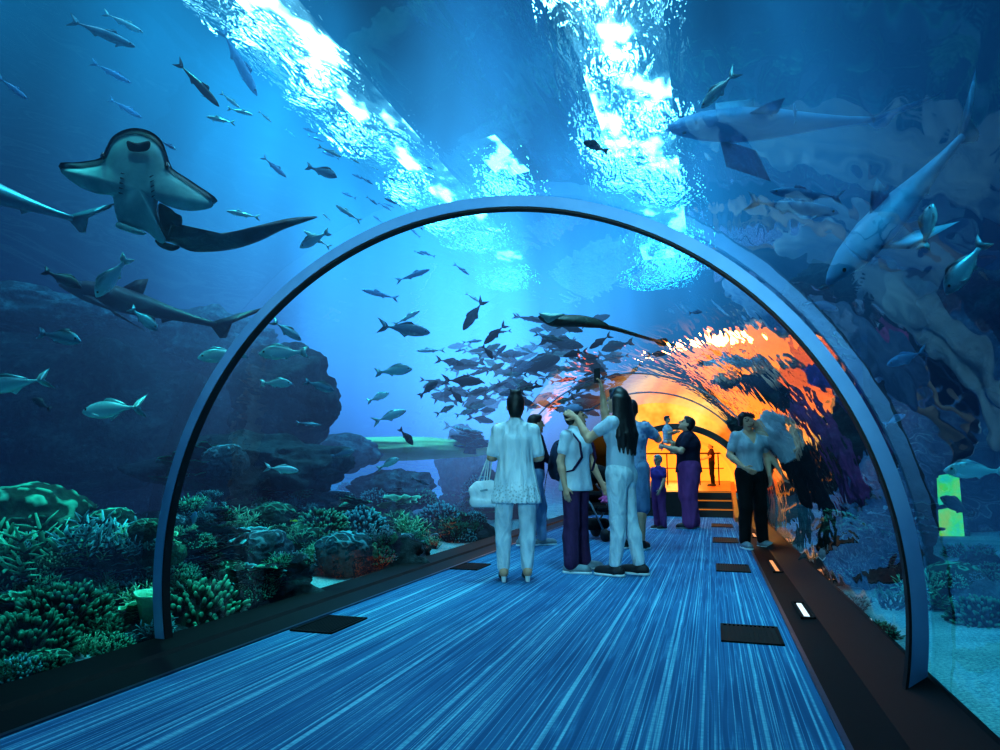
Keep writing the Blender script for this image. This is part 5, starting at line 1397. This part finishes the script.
# 6 -- large man holding a baby, 7 -- child
p = Person(foot(691, 528), 262, 1.84, 'large man in dark shirt and purple trousers looking up with a baby in his arms', dict(
    hd=(0, -.85, .5), hup=(0, .5, .85), head=(0, -.01, 1.58), elR=(-.27, -.14, 1.16), wrR=(-.10, -.36, 1.26), elL=(.27, -.14, 1.16), wrL=(.12, -.38, 1.24), hR=(.8, -.5, 0), hL=(-.8, -.5, 0),
    hipR=(-.11, 0, .9), hipL=(.11, 0, .9), knR=(-.13, -.03, .49), anR=(-.13, .06, .085), knL=(.14, -.03, .49), anL=(.15, -.04, .085)), wd=1.55)
p.body(); p.top('shirt', M_navy, .62, .84, .012, .012); p.legs('trousers', M_purp2, .985, (.110, .125, .105), vox=.012); p.shoes(M_shoeb, M_shoeg); p.hair()
cp = Matrix.Translation(p.root.location) @ Matrix.Rotation(p.root.rotation_euler.z, 4, 'Z')
bpos = cp @ Vector((0.02, -.33, 1.02))
b_ = Person(tuple(bpos), 60, .80, 'baby held against the chest of the large man', dict(knR=(-.16, -.22, .80), knL=(.16, -.22, .80), anR=(-.14, -.18, .5), anL=(.14, -.18, .5), elR=(-.25, -.12, 1.15), elL=(.25, -.12, 1.15), wrR=(-.2, -.3, 1.2), wrL=(.2, -.3, 1.2), head=(0, -.01, 1.66)), wd=1.3)
b_.body(.0085, True); b_.top('romper', M_tee, .6, .8, .02); b_.hair()
p = Person(foot(660, 529), 300, 1.18, 'small child in purple top and trousers standing before the large man', dict(head=(0, -.01, 1.60), elL=(.23, -.04, 1.12), wrL=(.22, -.16, .92)), wd=1.1)
p.body(); p.top('tee_shirt', m_cloth('purple tee', lin('#4a3a8a'), lin('#35286a')), .6, .86, .02); p.legs('trousers', M_purp2, .985, (.105, .085, .075)); p.shoes(M_shoeb); p.hair(m_flat('fair hair', lin('#6f8f92'), lin('#8fb0b0'), .5, 0, 30, .2))

# 8 -- woman in grey on the right, facing the camera
p = Person(foot(754, 548), 8, 1.70, 'woman in grey v neck tee and black trousers standing by the right glass', dict(
    hd=(-.25, -.95, -.22), head=(-.01, -.03, 1.565), elR=(-.255, .02, 1.13), wrR=(-.165, -.16, .98), hR=(.45, -.6, -.4), elL=(.255, .05, 1.12), wrL=(.235, -.04, .885),
    knR=(-.11, -.06, .49), anR=(-.135, -.04, .085), knL=(.115, .0, .49), anL=(.150, .05, .085), toR=(-.15, -1, 0), toL=(.2, -1, 0)), wd=1.06, female=True)
p.body(); p.top('tee_shirt', M_grey, .66, .93, .016, .012, vneck=.17, sr=.058); p.legs('trousers', M_blackc, .97, (.104, .078, .068)); p.shoes(M_shoeg); p.hair(style='bob')

# 9 -- small figure in the hall
d_ = ray(712, 470); t_ = 20.4/d_.y
p = Person((d_.x*t_, 20.4, hall_f), 265, 1.22, 'small dark figure standing at the railing in the orange hall', dict(elL=(.23, -.10, 1.15), wrL=(.2, -.28, 1.08), elR=(-.23, -.1, 1.15), wrR=(-.2, -.28, 1.08)))
p.body(.010); p.top('shirt', M_orgc, .6, .88); p.legs('trousers', M_blackc); p.shoes(M_shoeb, M_shoeb); p.hair()

# stroller behind the youth
sp_ = foot(600, 539)
st_ = empty('stroller', sp_, YAW+math.radians(35)); tag(st_, 'dark baby stroller with a pink toy parked behind the youth in the cap', 'stroller')
M_fr = m_flat('grey frame', lin('#5a6d7c'), lin('#72889a'), .4, .6, 8, .02)
for sx in (-.20, .20):
    for sy, r_ in ((-.32, .085), (.30, .10)):
        w_ = MB(); w_.tube([(sx-.018, sy, r_), (sx+.018, sy, r_)], r_, 20); w_.build('wheel', M_shoeb, st_, True)
        bpy.context.view_layer.update()
b = MB()
for sx in (-.2, .2):
    b.tube([(sx, -.32, .10), (sx, -.05, .48), (sx, .25, .72), (sx, .42, 1.0)], .013, 8); b.tube([(sx, .30, .11), (sx, .02, .50)], .013, 8)
b.tube([(-.2, .42, 1.0), (.2, .42, 1.0)], .017, 8); b.tube([(-.2, -.32, .10), (.2, -.32, .10)], .012, 8); b.tube([(-.2, .30, .11), (.2, .30, .11)], .012, 8); b.build('frame', M_fr, st_, True)
M_sf = m_cloth('dark seat fabric', lin('#10161f'), lin('#080b10'))
S = SDF(); S.cone((-.12, -.18, .42), (.12, -.18, .42), .07, .07, .03, .6, (0, 0, 1)).cone((-.12, .02, .42), (.12, .02, .42), .07, .07, .05, .6, (0, 0, 1)).cone((-.12, .12, .55), (.12, .12, .55), .06, .06, .06).cone((-.12, .22, .80), (.12, .22, .80), .05, .05, .1); S.build('seat', M_sf, st_, .012)
S = SDF(); S.ell((0, .08, .86), (.21, .26, .17), .03).cut(lambda X, Y, Z: .84+.25*(Y-.0)-Z+0*X); S.build('canopy', M_sf, st_, .012)
S = SDF(); S.cone((-.13, .05, .20), (.13, .05, .20), .08, .08, .03).cone((-.13, .18, .21), (.13, .18, .21), .07, .07, .03); S.build('basket', M_sf, st_, .012)
toy = empty('soft_toy', Matrix.Translation(sp_) @ Matrix.Rotation(YAW+math.radians(35), 4, 'Z') @ Vector((0, -.12, .50)), 0); tag(toy, 'small pink soft toy lying in the stroller seat', 'toy')
M_pk = m_flat('pink plush', lin('#ff5fa8'), lin('#ff86c0'), .9, 0, 20, .2)
S = SDF(); S.ell((0, 0, .05), (.05, .045, .055), .02).ell((0, 0, .125), (.04, .038, .038), .015).ell((-.03, 0, .165), (.014, .012, .02), .01).ell((.03, 0, .165), (.014, .012, .02), .01).cone((-.04, -.02, .07), (-.075, -.04, .05), .016, .014).cone((.04, -.02, .07), (.075, -.04, .05), .016, .014).cone((-.025, -.03, .02), (-.04, -.08, .015), .018, .016).cone((.025, -.03, .02), (.04, -.08, .015), .018, .016)
S.build('plush_body', M_pk, toy, .008)

for o in bpy.data.objects:
    if '_used' in o: del o['_used']
